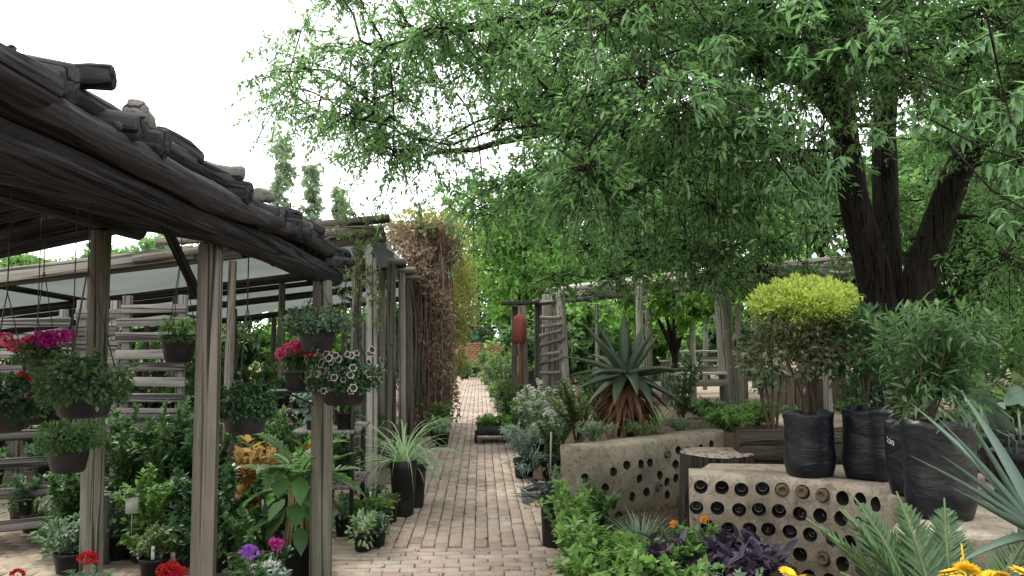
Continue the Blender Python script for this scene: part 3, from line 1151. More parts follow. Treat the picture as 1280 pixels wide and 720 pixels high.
# solid ledge and pier behind the face
bm = bmesh.new()
foot = [(1.70, 3.33), (1.95, 3.24), (2.35, 3.20), (2.8, 3.3), (3.1, 3.6), (3.1, 4.7), (2.5, 5.1), (1.47, 5.18)]
for s in np.linspace(0.03, LW.L - .01, 12):
    p, t, i_ = LW.at(s)
    foot.append((p.x + i_.x * .12, p.y + i_.y * .12))
vs = [bm.verts.new((x - 1.6, y - 4.5, 0.806)) for x, y in foot]
top = bm.faces.new(vs)
if top.normal.z < 0:
    top.normal_flip()
r_ = bmesh.ops.extrude_face_region(bm, geom=[top])
nv = [e for e in r_['geom'] if isinstance(e, bmesh.types.BMVert)]
for v in vs:
    v.co.z = 0
bmesh.ops.recalc_face_normals(bm, faces=bm.faces[:])
te = [e for e in bm.edges if all(v in nv for v in e.verts)]
bmesh.ops.bevel(bm, geom=te, offset=0.03, segments=3, affect='EDGES', profile=.6)
bmesh.ops.triangulate(bm, faces=[f for f in bm.faces if len(f.verts) > 4])
bmesh.ops.subdivide_edges(bm, edges=[e for e in bm.edges if e.calc_length() > .15], cuts=3, use_grid_fill=True)
bmesh.ops.triangulate(bm, faces=[f for f in bm.faces if len(f.verts) > 4])
for v in bm.verts:
    w = noise.noise(v.co * 5.0) * .016
    v.co += Vector((w, w, w * .35))
me = bpy.data.meshes.new('ledge')
bm.to_mesh(me)
bm.free()
me.materials.append(M['cement'])
link('ledge', me, lw)

# upper wall: scattered small holes
UW = Curve([UW0, UW0.lerp(UW1, .35) + Vector((.02, -.03)), UW0.lerp(UW1, .7) + Vector((.015, -.02)), UW1])
holes = []
for cx, cy in [(297, 320), (407, 293), (377, 360), (407, 425), (425, 470), (455, 265), (510, 258), (547, 253), (507, 320), (535, 373), (623, 220), (590, 305), (620, 332), (583, 350), (622, 385), (657, 262), (667, 205), (657, 317), (728, 162), (710, 205), (760, 197), (810, 180), (478, 392)]:
    d = ray(640 + cx / 3.27, 500 + cy / 3.27)
    den = d.x * UD.y - d.y * UD.x
    k = (UW0.x * UD.y - UW0.y * UD.x) / den
    p = d * k
    s = (Vector((p.x, p.y)) - UW0).dot(UD) / (UW1 - UW0).length * UW.L
    z = CAM_H + p.z
    if .045 < s < UW.L - .06 and .1 < z < .74:
        if all((s - a) ** 2 + (z - b) ** 2 > .085 ** 2 for a, b in holes):
            holes.append((s, z))
uw = thing('bottle_wall', 'stained earth wall with scattered small bottle holes, below the big aloe', 'wall', (1.4, 6.5, 0))
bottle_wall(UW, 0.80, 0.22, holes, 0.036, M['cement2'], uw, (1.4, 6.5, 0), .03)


def stump(label, x, y, z, r, h, flare=1.15, mat='timber', group=None, cat='stump'):
    t = thing('tree_stump', label, cat, (x, y, z), 0, group)
    n = 40
    A = Acc()
    V = []
    ph = [R.uniform(0, 6) for _ in range(4)]
    zs = np.linspace(0, h, 7)
    for zz in zs:
        f = flare + (1 - flare) * (zz / h) ** .6
        for k in range(n):
            a = 2 * PI * k / n
            q = r * f * (1 + .05 * math.sin(3 * a + ph[0]) + .03 * math.sin(5 * a + ph[1]) + .015 * math.sin(17 * a + ph[2]) + R.uniform(-.01, .01))
            V.append((q * math.cos(a), q * math.sin(a), zz))
    i, j = np.meshgrid(np.arange(len(zs) - 1), np.arange(n), indexing='ij')
    j2 = (j + 1) % n
    A.add(np.array(V), np.stack([i * n + j, i * n + j2, (i + 1) * n + j2, (i + 1) * n + j], -1).reshape(-1, 4))
    A.obj('bark', M[mat], t, smooth=True)
    top = np.array(V[-n:])
    B = Acc()
    B.add(np.vstack([[0, 0, h + .012], top * [.94, .94, 1] + [0, 0, .010], top]), [np.array([[0, 1 + k, 1 + (k + 1) % n] for k in range(n)]), np.array([[1 + k, 1 + n + k, 1 + n + (k + 1) % n, 1 + (k + 1) % n] for k in range(n)])])
    B.obj('cut_top', M['stumptop'], t)
    return t


p = W(897, 566, 5.55)
stump('broad round tree stump seat between the two bottle walls', p.x, p.y, 0.25, 0.25, p.z - 0.25, 1.1)
tag(log('fallen_log', (1.80, 5.62, .80), (3.5, 5.35, .82), .165, .185, M['timber'], None, .02, 18, .06, 4), 'thick dark log lying behind the black grow bags', 'log')


# ================================================================== LEFT LOG PERGOLA
def perg_post_sq(name, x, y, z0, z1, w, mat, parent, base, lean=0.0):
    o = plank(name, (x - lean, y, z0), (x + lean, y, z1), w, w * .9, M[mat], parent, base, cham=.012)
    return o


PB = (-1.1, 3.4, 0)
pg = thing('log_pergola', 'dark log pergola with a roof of piled poles over the hanging baskets', 'pergola', PB)
perg_post_sq('post', -1.14, 3.42, 0, 2.01, 0.088, 'post', pg, PB)
log('post', (-1.03, 5.35, 0), (-1.045, 5.35, 1.995), .074, .064, M['postg'], pg, .008, 14, .03, 2, base=PB)
log('post', (-2.42, 5.2, 0), (-2.43, 5.2, 2.30), .066, .060, M['postg'], pg, .012, 14, .04, 5, base=PB)
log('post', (-2.5, 3.2, 0), (-2.5, 3.2, 2.30), .066, .060, M['postg'], pg, .012, 12, .04, 3, base=PB)
log('post', (-1.12, 1.3, 0), (-1.12, 1.3, 2.0), .07, .066, M['post'], pg, .012, 12, .04, 3, base=PB)
log('post', (-3.5, 5.3, 0), (-3.5, 5.3, 2.02), .062, .058, M['postg'], pg, .012, 12, .04, 3, base=PB)
log('brace', (-1.2, 3.47, 1.78), (-1.37, 3.47, 2.13), .022, .022, M['beam'], pg, .005, 8, .04, base=PB)
log('beam', (-1.11, .5, 2.065), (-1.045, 5.8, 2.05), .075, .068, M['rooflog'], pg, .02, 16, .06, 4, base=PB)
log('beam', (-2.5, .5, 2.37), (-2.42, 5.75, 2.37), .07, .066, M['beam'], pg, .02, 12, .06, 3, base=PB)
log('beam', (-3.5, .5, 2.09), (-3.5, 5.7, 2.09), .06, .06, M['beam'], pg, .02, 12, .06, 3, base=PB)
y = 0.62
while y < 5.75:
    r = R.uniform(.034, .05)
    x_end = R.uniform(-1.06, -1.0) if R.random() < .72 else R.uniform(-.95, -.9)
    log('rafter', (x_end, y, 2.16 + R.uniform(0, .02)), (-2.6, y + R.uniform(-.05, .05), 2.44), r, r * .85, M['rooflog'], pg, .015, 10, .07, base=PB)
    log('rafter', (-2.3, y + .07, 2.445), (-3.66 + R.uniform(-.12, .1), y + R.uniform(-.02, .12), 2.15), r * .9, r * .8, M['rooflog'], pg, .015, 9, .07, base=PB)
    y += r * 2 + R.uniform(.04, .13)
for k, (dx, z, rr) in enumerate([(.065, 2.14, .046), (.04, 2.195, .038), (-.05, 2.225, .045), (-.16, 2.235, .045)]):
    y = .3 + .35 * k
    while y < 5.4:
        Ls = R.uniform(1.1, 2.1)
        y1 = min(y + Ls, 5.85)
        tz = R.uniform(-.012, .02)
        log('eave_log', (-1.06 + dx + R.uniform(-.025, .025), y, z + tz), (-1.03 + dx + R.uniform(-.025, .025), y1 + .10, z + R.uniform(-.02, .035)), rr * R.uniform(.8, 1.15), rr * R.uniform(.7, 1.0), M['rooflog'], pg, .03, 12, .16, 5, base=PB)
        y = y1 - R.uniform(.02, .1)
x = -1.4
while x > -3.65:
    zz = 2.225 + (-x - 1.0) * .17 if x > -2.45 else 2.52 - (-x - 2.45) * .22
    r = R.uniform(.045, .065)
    log('batten', (x, .4, zz + R.uniform(0, .02)), (x + R.uniform(-.05, .05), 5.5 + R.uniform(-.15, .2), zz + R.uniform(-.01, .02)), r, r * .85, M['rooflog'], pg, .02, 8, .08, base=PB)
    x -= r * 2 + R.uniform(.0, .03)
# short offcuts wedged along the eave
for k in range(11):
    y = 2.0 + k * .35 + R.uniform(-.12, .12)
    a = R.uniform(-.5, .5) + (PI / 2 if k % 3 else .3)
    Lh = R.uniform(.06, .12)
    c = Vector((-1.03 + R.uniform(-.05, .04), y, 2.262 + R.uniform(-.015, .02)))
    v = Vector((math.cos(a) * Lh, math.sin(a) * Lh, R.uniform(-.02, .03)))
    log('offcut', c - v, c + v, R.uniform(.03, .05), R.uniform(.025, .04), M['slat' if k % 2 else 'rooflog'], pg, .01, 10, .14, 1, base=PB)

# ================================================================== SHADE HOUSE on the left
SB = (-1.3, 9, 0)
sh = thing('shade_house', 'long shade house of grey poles with pale cloth roof beyond the pergola', 'shade house', SB)
ROWX = [-1.35, -2.75, -4.2, -5.7, -7.2, -8.7]
ROWY = [8.9, 11.3, 13.9, 16.6]


def rz(x, y):
    return 2.72 - (y - 8.9) * .03 + (x + 1.3) * .125


for xi, x in enumerate(ROWX):
    for yi, y in enumerate(ROWY):
        if xi == 0 and yi > 1:
            continue
        r = R.uniform(.05, .068)
        log('post', (x, y, 0), (x + R.uniform(-.04, .04), y, rz(x, y) - .07), r, r * .88, M['post' if (xi + yi) % 2 else 'postg'], sh, .015, 11, .04, 3, base=SB)
for y in ROWY:
    log('beam', (-1.05, y, rz(-1.05, y)), (-9.0, y, rz(-9.0, y)), .06, .055, M['post' if y < 9 else 'beam'], sh, .03, 10, .05, base=SB)
for y in (12.6,):
    log('beam', (-1.05, y, rz(-1.05, y) + .03), (-9.0, y, rz(-9.0, y) + .03), .04, .04, M['beam'], sh, .03, 9, .05, base=SB)
for x in ROWX[1::2]:
    log('purlin', (x, 8.6, rz(x, 8.6) + .1), (x + .1, 16.9, rz(x, 16.9) + .1), .04, .035, M['beam'], sh, .03, 9, .05, base=SB)
plank('fascia', (-3.1, 8.74, rz(-3.1, 8.7) + .05), (-9.0, 8.74, rz(-9.0, 8.7) + .02), .15, .03, M['pale'], sh, SB, (0, -1, 0))
for (a, b, r) in [((-1.05, 8.7, 2.80), (-3.5, 8.75, 2.66), .055), ((-2.6, 8.62, 2.62), (-3.7, 8.66, 2.46), .05), ((-1.0, 8.8, 2.94), (-2.6, 8.85, 2.80), .05)]:
    log('edge_pole', a, b, r, r * .85, M['post'], sh, .02, 11, .06, 3, base=SB)
# cloth: sagging between the purlins
A = Acc()
nx, ny = 60, 50
V = []
for a in range(nx + 1):
    for b in range(ny + 1):
        x = -1.15 - a / nx * 7.8
        y = 8.75 + b / ny * 8.1
        sag = .05 * abs(math.sin((x + 1.35) / 1.45 * PI)) + .03 * abs(math.sin((y - 8.9) / 1.25 * PI))
        V.append((x - SB[0], y - SB[1], rz(x, y) + .145 - sag))
i, j = np.meshgrid(np.arange(nx), np.arange(ny), indexing='ij')
w_ = ny + 1
A.add(np.array(V), np.stack([i * w_ + j, (i + 1) * w_ + j, (i + 1) * w_ + j + 1, i * w_ + j + 1], -1).reshape(-1, 4))
A.obj('cloth_roof', M['cloth'], sh, smooth=True)
# hanging cloth gable towards the path
A = Acc()
V = []
for b in range(31):
    y = 8.95 + b / 30 * 3.6
    for k in range(7):
        V.append((-1.19 + .02 * math.sin(b * .9 + k) - SB[0], y - SB[1], rz(-1.2, y) + .10 - k / 6 * (.34 + .05 * math.sin(b * .5))))
i, j = np.meshgrid(np.arange(30), np.arange(6), indexing='ij')
A.add(np.array(V), np.stack([i * 7 + j, (i + 1) * 7 + j, (i + 1) * 7 + j + 1, i * 7 + j + 1], -1).reshape(-1, 4))
A.obj('cloth_valance', M['cloth'], sh, smooth=True)

# poles along the left edge of the path, each carrying a short crosspiece
for k, (px, Y, ptop, lab) in enumerate([
        (466, 8.7, 318, 'pale grey roadside pole nearest the pergola, leafy twig climbing up it'),
        (491, 10.3, 330, 'thick pale pole with a short crosspiece on top, second along the path edge'),
        (504, 11.7, 341, 'pale pole with a crosspiece just before the dry creeper'),
        (513, 12.9, 350, 'slim pale pole half behind the crosspiece pole, touching the dry creeper')]):
    b = W(px, 425, Y)
    t = thing('pole', lab, 'pole', (b.x, Y, 0), 0, None)
    top = W(px - 3, ptop, Y).z
    r = .066 if k < 2 else .056
    log('shaft', (0, 0, 0), (-.03, 0, top), r, r * .9, M['postg' if k % 2 else 'pale'], t, .012, 13, .04, 3)
    if k:
        log('crosspiece', (-.75, .05, top + .045), (.17, -.02, top + .035), .048, .043, M['pale'], t, .01, 10, .05)


# ================================================================== pallets and slat panels
def slat_panel(label, p0, p1, z0, z1, n, cat='slat panel', posts=2, mat='slat', w=.09, gap_rand=.02, skip=0):
    p0, p1 = Vector(p0), Vector(p1)
    mid = (p0 + p1) / 2
    base = (mid.x, mid.y, 0)
    t = thing('slat_panel', label, cat, base)
    f = (p1 - p0).normalized()
    nrm_ = Vector((f.y, -f.x, 0))
    for k in range(n):
        z = z0 + (z1 - z0) * (k + .5) / n + R.uniform(-gap_rand, gap_rand)
        a = p0 + f * R.uniform(-.04, .03)
        b = p1 + f * R.uniform(-.03, .04)
        plank('slat', (a.x + nrm_.x * .03, a.y + nrm_.y * .03, z + R.uniform(-.012, .012)), (b.x + nrm_.x * .03, b.y + nrm_.y * .03, z + R.uniform(-.012, .012)), w * R.uniform(.85, 1.1), .02, M[mat], t, base, nrm_)
    for k in range(posts):
        q = p0.lerp(p1, (k + .12) / (posts - .76) if posts > 1 else .5)
        plank('upright', (q.x, q.y, 0), (q.x, q.y, z1 + .05), .09, .035, M[mat], t, base, nrm_)
    return t


slat_panel('tall grey pallet of wide level slats between the two front pergola posts', W(150, 425, 7.4).xy.to_3d(), W(236, 425, 7.2).xy.to_3d(), .35, 1.95, 12, w=.085)
slat_panel('grey slat panel half hidden by the pink flower baskets on the far left', W(-40, 425, 8.4).xy.to_3d(), W(92, 425, 8.0).xy.to_3d(), .9, 1.85, 6, w=.10)
slat_panel('grey slat panel behind the dark pergola post', W(96, 425, 8.2).xy.to_3d(), W(148, 425, 8.3).xy.to_3d(), .5, 1.95, 9, w=.10)

# tiered plant staging
tb = (-3.3, 6.5, 0)
tt = thing('plant_staging', 'grey tiered wooden staging stepping down beside the left paving', 'staging', tb, math.radians(28))
for k in range(4):
    z = .16 + k * .20
    y = k * .26
    for m in range(3):
        plank('slat', (-.75, y + m * .085, z), (.75, y + m * .085, z), .075, .018, M['slat'], tt, (0, 0, 0), (0, 0, 1))
    plank('lip', (-.75, y - .05, z + .04), (.75, y - .05, z + .04), .08, .016, M['slat'], tt, (0, 0, 0), (0, -1, 0))
    for sx in (-.73, .73):
        plank('leg', (sx, y + .06, 0), (sx, y + .06, z - .01), .05, .04, M['slat'], tt, (0, 0, 0), (0, -1, 0))
for sx in (-.77, .77):
    plank('stringer', (sx, -.1, .1), (sx, 1.02, .93), .06, .02, M['slat'], tt, (0, 0, 0), (1, 0, 0))

# ================================================================== DRY CREEPER over poles
cb = (-.9, 13.4, 0)
cr = thing('dry_creeper', 'tall brown column of dead creeper hanging over poles beside the path', 'creeper', cb)
for px, Y, z in ((547, 14.0, 2.9), (555, 14.9, 2.9), (560, 15.8, 2.9)):
    b = W(px, 425, Y)
    log('pole', (b.x, Y, 0), (b.x - .03, Y, z), .062, .055, M['pale'], cr, .012, 11, .04, 2, base=cb)
for px, Y in ((524, 13.3), (536, 14.6)):
    b = W(px, 425, Y)
    log('pole', (b.x, Y, 0), (b.x, Y, 3.5), .06, .055, M['postg'], cr, .012, 11, .04, 2, base=cb)
S = Acc()
Lf = Acc()
for k in range(260):
    a = R.uniform(0, 2 * PI)
    q = math.sqrt(R.random())
    x0, y0 = -.90 + .44 * q * math.cos(a), 13.7 + .6 * q * math.sin(a)
    z0 = R.uniform(2.6, 3.6) - .25 * q
    z1 = max(.02, R.uniform(-.8, 1.9))
    pts = []
    dx, dy = R.uniform(-.10, .10), R.uniform(-.1, .1)
    for m in range(9):
        t = m / 8
        pts.append((x0 * (1 - .1 * t) - .06 * t + dx * math.sin(6 * t + k) * .6, y0 + dy * math.sin(5 * t + k), z0 + (z1 - z0) * t))
    S.add(*tube(np.array(pts) - cb, np.linspace(.010, .005, 9) * R.uniform(.4, 1.5), 4, False))
S.obj('vine', M['vinewood'], cr)
n = 15000
zz = G.uniform(.0, 1, n) ** .7
ang = G.uniform(0, 2 * PI, n)
rad = (.31 + .10 * np.sin(zz * 7 + ang * 2) + .07 * np.sin(zz * 17 + ang * 3)) * G.uniform(.5, 1.05, n) * (1 + .35 * (zz > .82))
P = np.stack([-.90 + 1.18 * rad * np.cos(ang) + .05 * (1 - zz), 13.7 + 1.6 * rad * np.sin(ang), .15 + 3.45 * zz], -1) - cb
D = rdir(n) * .7 - [0, 0, .6]
Lf.add(*leaves(P, D, rdir(n), G.uniform(.04, .11, n), G.uniform(.012, .03, n), .5, .4))
Lf.obj('dead_foliage', M['creeper'], cr)
Yf = Acc()
for c, r_, n in (((-.42, 15.4, 2.3), (.34, .9, .85), 2600), ((-.5, 15.2, 1.5), (.22, .6, .6), 900), ((-.95, 13.9, 3.5), (.75, .8, .3), 1800), ((-.45, 14.6, 2.9), (.3, .6, .6), 900)):
    clump(Yf, np.array(c) - cb, r_, n, .09, .026, -.3, None, False, .5)
Yf.obj('yellow_foliage', M['creeper_y'], cr)

# ================================================================== end of the path: brick wall, arch
A = Acc()
for r_ in range(15):
    n = 20
    for k in range(n):
        x = -2.2 + (k + (r_ % 2) * .5) * .222
        A.add(*boxv((x, 0, .05 + r_ * .098), (.212 + R.uniform(-.006, .004), .11, .086), R.uniform(-.02, .02)))
A.add(*boxv((0, .03, .73), (4.5, .08, 1.46)))
tag(A.obj('brick_wall', M['wallbrick'], None, (0, 36.2, 0)), 'low orange brick wall closing the far end of the path', 'wall')
t = thing('arched_gateway', 'dark net arch with a teal cloth standing behind the brick wall at the path end', 'arch', (-.45, 38, 0))
pts = [(-.95, 0, 0)] + [(-.95 + .0 + .95 * (1 - math.cos(a)), 0, 1.85 + .45 * math.sin(a)) for a in np.linspace(0, PI, 12)] + [(.95, 0, 0)]
A = Acc()
A.add(*tube(pts, .05, 8))
A.obj('arch_frame', M['steel'], t)
A = Acc()
V = [(0, .06, .2)] + [(x * .97, .06, z) for x, y, z in pts]
A.add(np.array(V), np.array([[0, k, k + 1] for k in range(1, len(V) - 1)]))
A.obj('net', simple_mat('dark_net', (.10, .11, .09), .9, .1), t)
A = Acc()
V = []
for a in range(9):
    for b in range(9):
        V.append((.0 + a * .05 + .02 * math.sin(b * .7), -.06 + .03 * math.sin(a * 1.4), 1.75 + b * .035 - .012 * a))
i, j = np.meshgrid(np.arange(8), np.arange(8), indexing='ij')
A.add(np.array(V), np.stack([i * 9 + j, (i + 1) * 9 + j, (i + 1) * 9 + j + 1, i * 9 + j + 1], -1).reshape(-1, 4))
A.obj('cloth', M['teal'], t, smooth=True)

# ================================================================== RIGHT PERGOLA (far) with ladder of slats
RB = (2.2, 12.5, .4)
rp = thing('log_pergola', 'pale grey pole pergola across the planting bed, half hidden by branches', 'pergola', RB)


def rpost(px, Y, ptop, r, mat='pale', lean=0, sq=False):
    b = W(px, 425, Y)
    z1 = W(px, ptop, Y).z
    z0 = bed_h(b.x, Y) - .05
    if sq:
        plank('post', (b.x, Y, z0), (b.x + lean, Y, z1), r * 2, r * 1.6, M[mat], rp, RB, (0, -1, 0), .01)
    else:
        log('post', (b.x, Y, z0), (b.x + lean, Y, z1), r, r * .9, M[mat], rp, .015, 11, .05, 3, base=RB)


rpost(673, 14.6, 374, .07, 'slat', 0, True)
rpost(683, 14.3, 368, .09, 'pale', .02, True)
rpost(693, 14.1, 366, .08, 'pale', .02, True)
rpost(707, 13.8, 362, .085, 'bleached', -.09)
rpost(746, 13.4, 380, .04, 'bleached')
rpost(802, 12.6, 358, .06, 'bleached', -.03)
rpost(811, 12.9, 362, .05, 'pale', .0, True)
for px, Y, pt, r, ln in [(842, 16.5, 392, .05, 0), (866, 13.5, 395, .055, 0), (880, 16, 390, .05, .05), (905, 12.2, 350, .065, -.1), (926, 12.6, 380, .055, -.05), (955, 13.8, 380, .05, 0), (942, 16.5, 385, .055, 0), (985, 14.5, 380, .055, 0), (968, 17, 380, .05, 0), (1003, 16.5, 380, .05, .04), (1033, 11.0, 330, .06, 0), (1060, 15.5, 385, .055, 0), (1096, 14.5, 385, .05, -.04), (1150, 12.0, 335, .06, 0), (1205, 13.5, 360, .055, 0), (1245, 15, 370, .055, .05)]:
    rpost(px, Y, pt, r, 'bleached', ln)
rpost(918, 11.4, 352, .07, 'postg', -.12)
for k in range(7):
    z = W(690, 395 + k * 11.5, 14).z
    a = W(676 + R.uniform(-2, 1), 400, 14.0)
    b = W(703 + R.uniform(-2, 3), 400, 13.6)
    log('slat', (a.x, 13.95, z - .03), (b.x, 13.65, z + R.uniform(-.05, .12)), .034, .03, M['pale'], rp, .01, 8, .08, base=RB)
eL, eR = W(690, 376, 14.0), W(1060, 338, 11.4)
log('beam', eL + Vector((-.2, .1, -.04)), eR + Vector((.2, 0, -.04)), .042, .038, M['post'], rp, .03, 11, .05, base=RB)
log('beam', W(690, 374, 15.5), W(1160, 345, 13.2), .07, .06, M['beam'], rp, .03, 11, .05, base=RB)
for k in range(26):
    t = k / 25
    p = eL.lerp(eR, t)
    q = W(690, 374, 15.5).lerp(W(1160, 345, 13.2), t)
    dd = (q - p).normalized()
    log('rafter', p - dd * R.uniform(.15, .4) + Vector((0, 0, .09 + R.uniform(0, .04))), q + dd * .4 + Vector((0, 0, .1)), R.uniform(.03, .045), .03, M['bleached'], rp, .03, 8, .08, base=RB)
for k in range(9):
    off = Vector((0, .25 * k - .1, .17 + .015 * k + R.uniform(-.02, .03)))
    s_ = R.uniform(0, .12)
    log('batten', eL.lerp(eR, s_) + off, eL.lerp(eR, 1.0 + R.uniform(-.05, .08)) + off, R.uniform(.03, .05), .035, M['bleached'], rp, .05, 8, .07, base=RB)

# small lean-to post with a folded red parasol at the path edge
b = W(655, 425, 14.4)
t = thing('gate_post', 'grey post with a short flat lintel at the right edge of the path', 'post', (b.x, 14.4, 0))
plank('shaft', (.03, 0, 0), (-.04, 0, 2.22), .15, .12, M['post'], t, (0, 0, 0), (0, -1, 0), .012)
plank('shaft', (-.16, .25, 0), (-.16, .25, 2.22), .10, .09, M['slat'], t, (0, 0, 0), (0, -1, 0), .01)
plank('lintel', (-.42, .08, 2.26), (.36, .1, 2.28), .30, .06, M['slat'], t, (0, 0, 0), (0, 0, 1), .01)
b = W(649, 425, 14.2)
zt = W(649, 393, 14.2).z
t = thing('folded_parasol', 'folded rust red parasol on a thin pole against the grey path post', 'parasol', (b.x, 14.2, 0))
A = Acc()
A.add(*tube([(0, 0, 0), (0, 0, zt + .05)], .018, 8))
A.obj('pole', M['rust'], t, smooth=True)
A = Acc()
V = []
for k, (z, r_) in enumerate([(zt, .02), (zt - .06, .085), (zt - .25, .105), (zt - .42, .10), (zt - .47, .05)]):
    for m in range(16):
        a = 2 * PI * m / 16
        q = r_ * (1 + (.35 if m % 4 == 1 else -.2 if m % 2 else -.05))
        V.append((q * math.cos(a), q * math.sin(a) * .8, z - (.06 if m % 2 else 0) * (k > 2)))
i, j = np.meshgrid(np.arange(4), np.arange(16), indexing='ij')
j2 = (j + 1) % 16
A.add(np.array(V), np.stack([i * 16 + j, (i + 1) * 16 + j, (i + 1) * 16 + j2, i * 16 + j2], -1).reshape(-1, 4))
A.obj('canopy', M['rust'], t)

# back yard: benches and block stools of cut wood
for k, (px, py, Y, w, h, lab) in enumerate([
        (985, 512, 11.2, .52, .50, 'light wood block stool with tapered sides left of the yellow domed bush trunk'),
        (1032, 512, 11.5, .66, .44, 'broad wood block stool with a bright flat top in the yard'),
        (1090, 508, 11.4, .48, .46, 'dark square wood block stool near the big tree')]):
    b = W(px, py, Y)
    z0 = bed_h(b.x, Y)
    t = thing('block_stool', lab, 'stool', (b.x, Y, z0), R.uniform(-.3, .3))
    A = Acc()
    V, Fs = boxv((0, 0, h / 2), (w, w * .8, h), 0, .012)
    V[:, 0] *= 1 - .25 * (V[:, 2] / h - .5) * (1 if k < 2 else .4)
    A.add(V, Fs)
    A.obj('block', M['blockwood'], t)
    A = Acc()
    A.add(*boxv((0, 0, h + .014), (w * .95, w * .82, .024), 0, .006))
    A.obj('seat_board', M['stumptop'], t)
for k, (px, Y, x0, x1, py, lab) in enumerate([
        (880, 11.9, 838, 915, 468, 'long low grey plank bench nearest the leaning poles'),
        (870, 13.6, 828, 935, 452, 'grey plank shelf bench standing behind the low plank bench'),
        (890, 15.2, 840, 930, 440, 'farthest long plank bench, under the small flat crowned tree'),
        (960, 12.8, 925, 965, 462, 'short grey plank bench right of the leaning poles')]):
    a, b = W(x0, py, Y), W(x1, py, Y)
    base = ((a.x + b.x) / 2, Y, bed_h(a.x, Y))
    t = thing('plank_bench', lab, 'bench', base)
    for m in range(3):
        plank('slat', (a.x, Y + m * .12, a.z), (b.x, Y + m * .12, a.z + .02), .10, .035, M['bleached'], t, base, (0, 0, 1))
    plank('rail', (a.x, Y - .02, a.z - .14), (b.x, Y - .02, a.z - .12), .10, .03, M['pale'], t, base)
    for x in (a.x + .08, b.x - .08):
        for yy in (.0, .22):
            plank('leg', (x, Y + yy, base[2] - .03), (x, Y + yy, a.z - .02), .08, .06, M['slat'], t, base)

# low rough stone heap at the far right
t = thing('stone_heap', 'pale heap of rough stones in the yard right of the feathery bush', 'stones', (6.8, 11.5, bed_h(6.8, 11.5)))
for k in range(16):
    bm = bmesh.new()
    bmesh.ops.create_icosphere(bm, subdivisions=2, radius=R.uniform(.12, .26))
    sd = R.uniform(0, 99)
    for v in bm.verts:
        v.co *= 1 + .35 * noise.noise(v.co * 4 + Vector((sd, 0, 0)))
        v.co.z *= .6
    me = bpy.data.meshes.new('stone')
    bm.to_mesh(me)
    bm.free()
    me.materials.append(M['clay'])
    link('stone', me, t, (R.uniform(-1.1, 1.1), R.uniform(-.5, .5), .08 + R.uniform(0, .35)), (0, 0, R.uniform(0, 6)))


# ================================================================== TREES
def bez(a, b, c, d, n):
    t = np.linspace(0, 1, n)[:, None]
    a, b, c, d = (np.array(tuple(v), float) for v in (a, b, c, d))
    return (1 - t) ** 3 * a + 3 * (1 - t) ** 2 * t * b + 3 * (1 - t) * t * t * c + t ** 3 * d


def bough(A, S, c, rad, nt, nl, L, Wd, flat=.6, hang=.3, hi=False, tw=.004):
    c = np.array(tuple(c), float)
    d = nrm(rdir(nt) * [1, 1, flat])
    ln = rad * G.uniform(.45, 1.15, nt)
    st = c + rdir(nt) * rad * .22 * G.uniform(0, 1, (nt, 1))
    t = G.uniform(.15, 1.0, (nt, nl)) ** .85
    P = st[:, None] + d[:, None] * (ln[:, None] * t)[..., None]
    P[..., 2] -= hang * ln[:, None] * t * t
    P = P + G.normal(size=P.shape) * .03 * rad
    D = d[:, None] * .55 + rdir(nt * nl).reshape(nt, nl, 3) * .9 - np.array([0, 0, .3])
    n = nt * nl
    A.add(*leaves(P.reshape(-1, 3), D.reshape(-1, 3), rdir(n) * .6 + [0, 0, .8], L * G.uniform(.4, 1.35, n), Wd * G.uniform(.55, 1.25, n), .25, .2, hi))
    if S is not None:
        for k in range(nt):
            tt = np.linspace(0, 1, 4)
            pts = st[k] + d[k] * ln[k] * tt[:, None]
            pts[:, 2] -= hang * ln[k] * tt * tt
            S.add(*tube(pts, [tw * 1.6, tw * 1.2, tw * .9, tw * .4], 3, False))


def limb(S, nodes, c, r0, r1, hang=.0, ns=7, low=False):
    """a limb from the nearest lower trunk node out to a bough"""
    c = np.array(tuple(c), float)
    best = min(nodes, key=lambda q: np.linalg.norm(q[0] - c) + (1.8 if q[0][2] > c[2] + .3 else 0) + .0 * q[1])
    a = best[0]
    L = np.linalg.norm(c - a)
    if low and L > 2.0 and c[2] + TB[2] < 3.4:
        pts = bez(c + [R.uniform(-.3, .3), R.uniform(-.2, .2), 1.3], c + [0, 0, 1.0], c + [0, 0, .5], c, 7)
        S.add(*tube(pts, np.linspace(.012, .007, 7), 5, False, .08))
        return
    m1 = a + best[2] * L * .35
    m2 = c - (c - a) * .3 + np.array([R.uniform(-.1, .1), R.uniform(-.1, .1), .14 + R.uniform(-.05, .1)]) * L
    n = max(5, int(L / .35))
    pts = bez(a, m1, m2, c, n)
    pts[1:-1] += G.normal(size=(n - 2, 3)) * .02
    S.add(*tube(pts, np.linspace(min(r0, best[1] * .6), r1, n), ns, False, .08))
    for k in range(n // 2, n):
        tg = nrm(pts[min(k + 1, n - 1)] - pts[k - 1])
        nodes.append((pts[k], r1 + (r0 - r1) * (1 - k / n), tg))


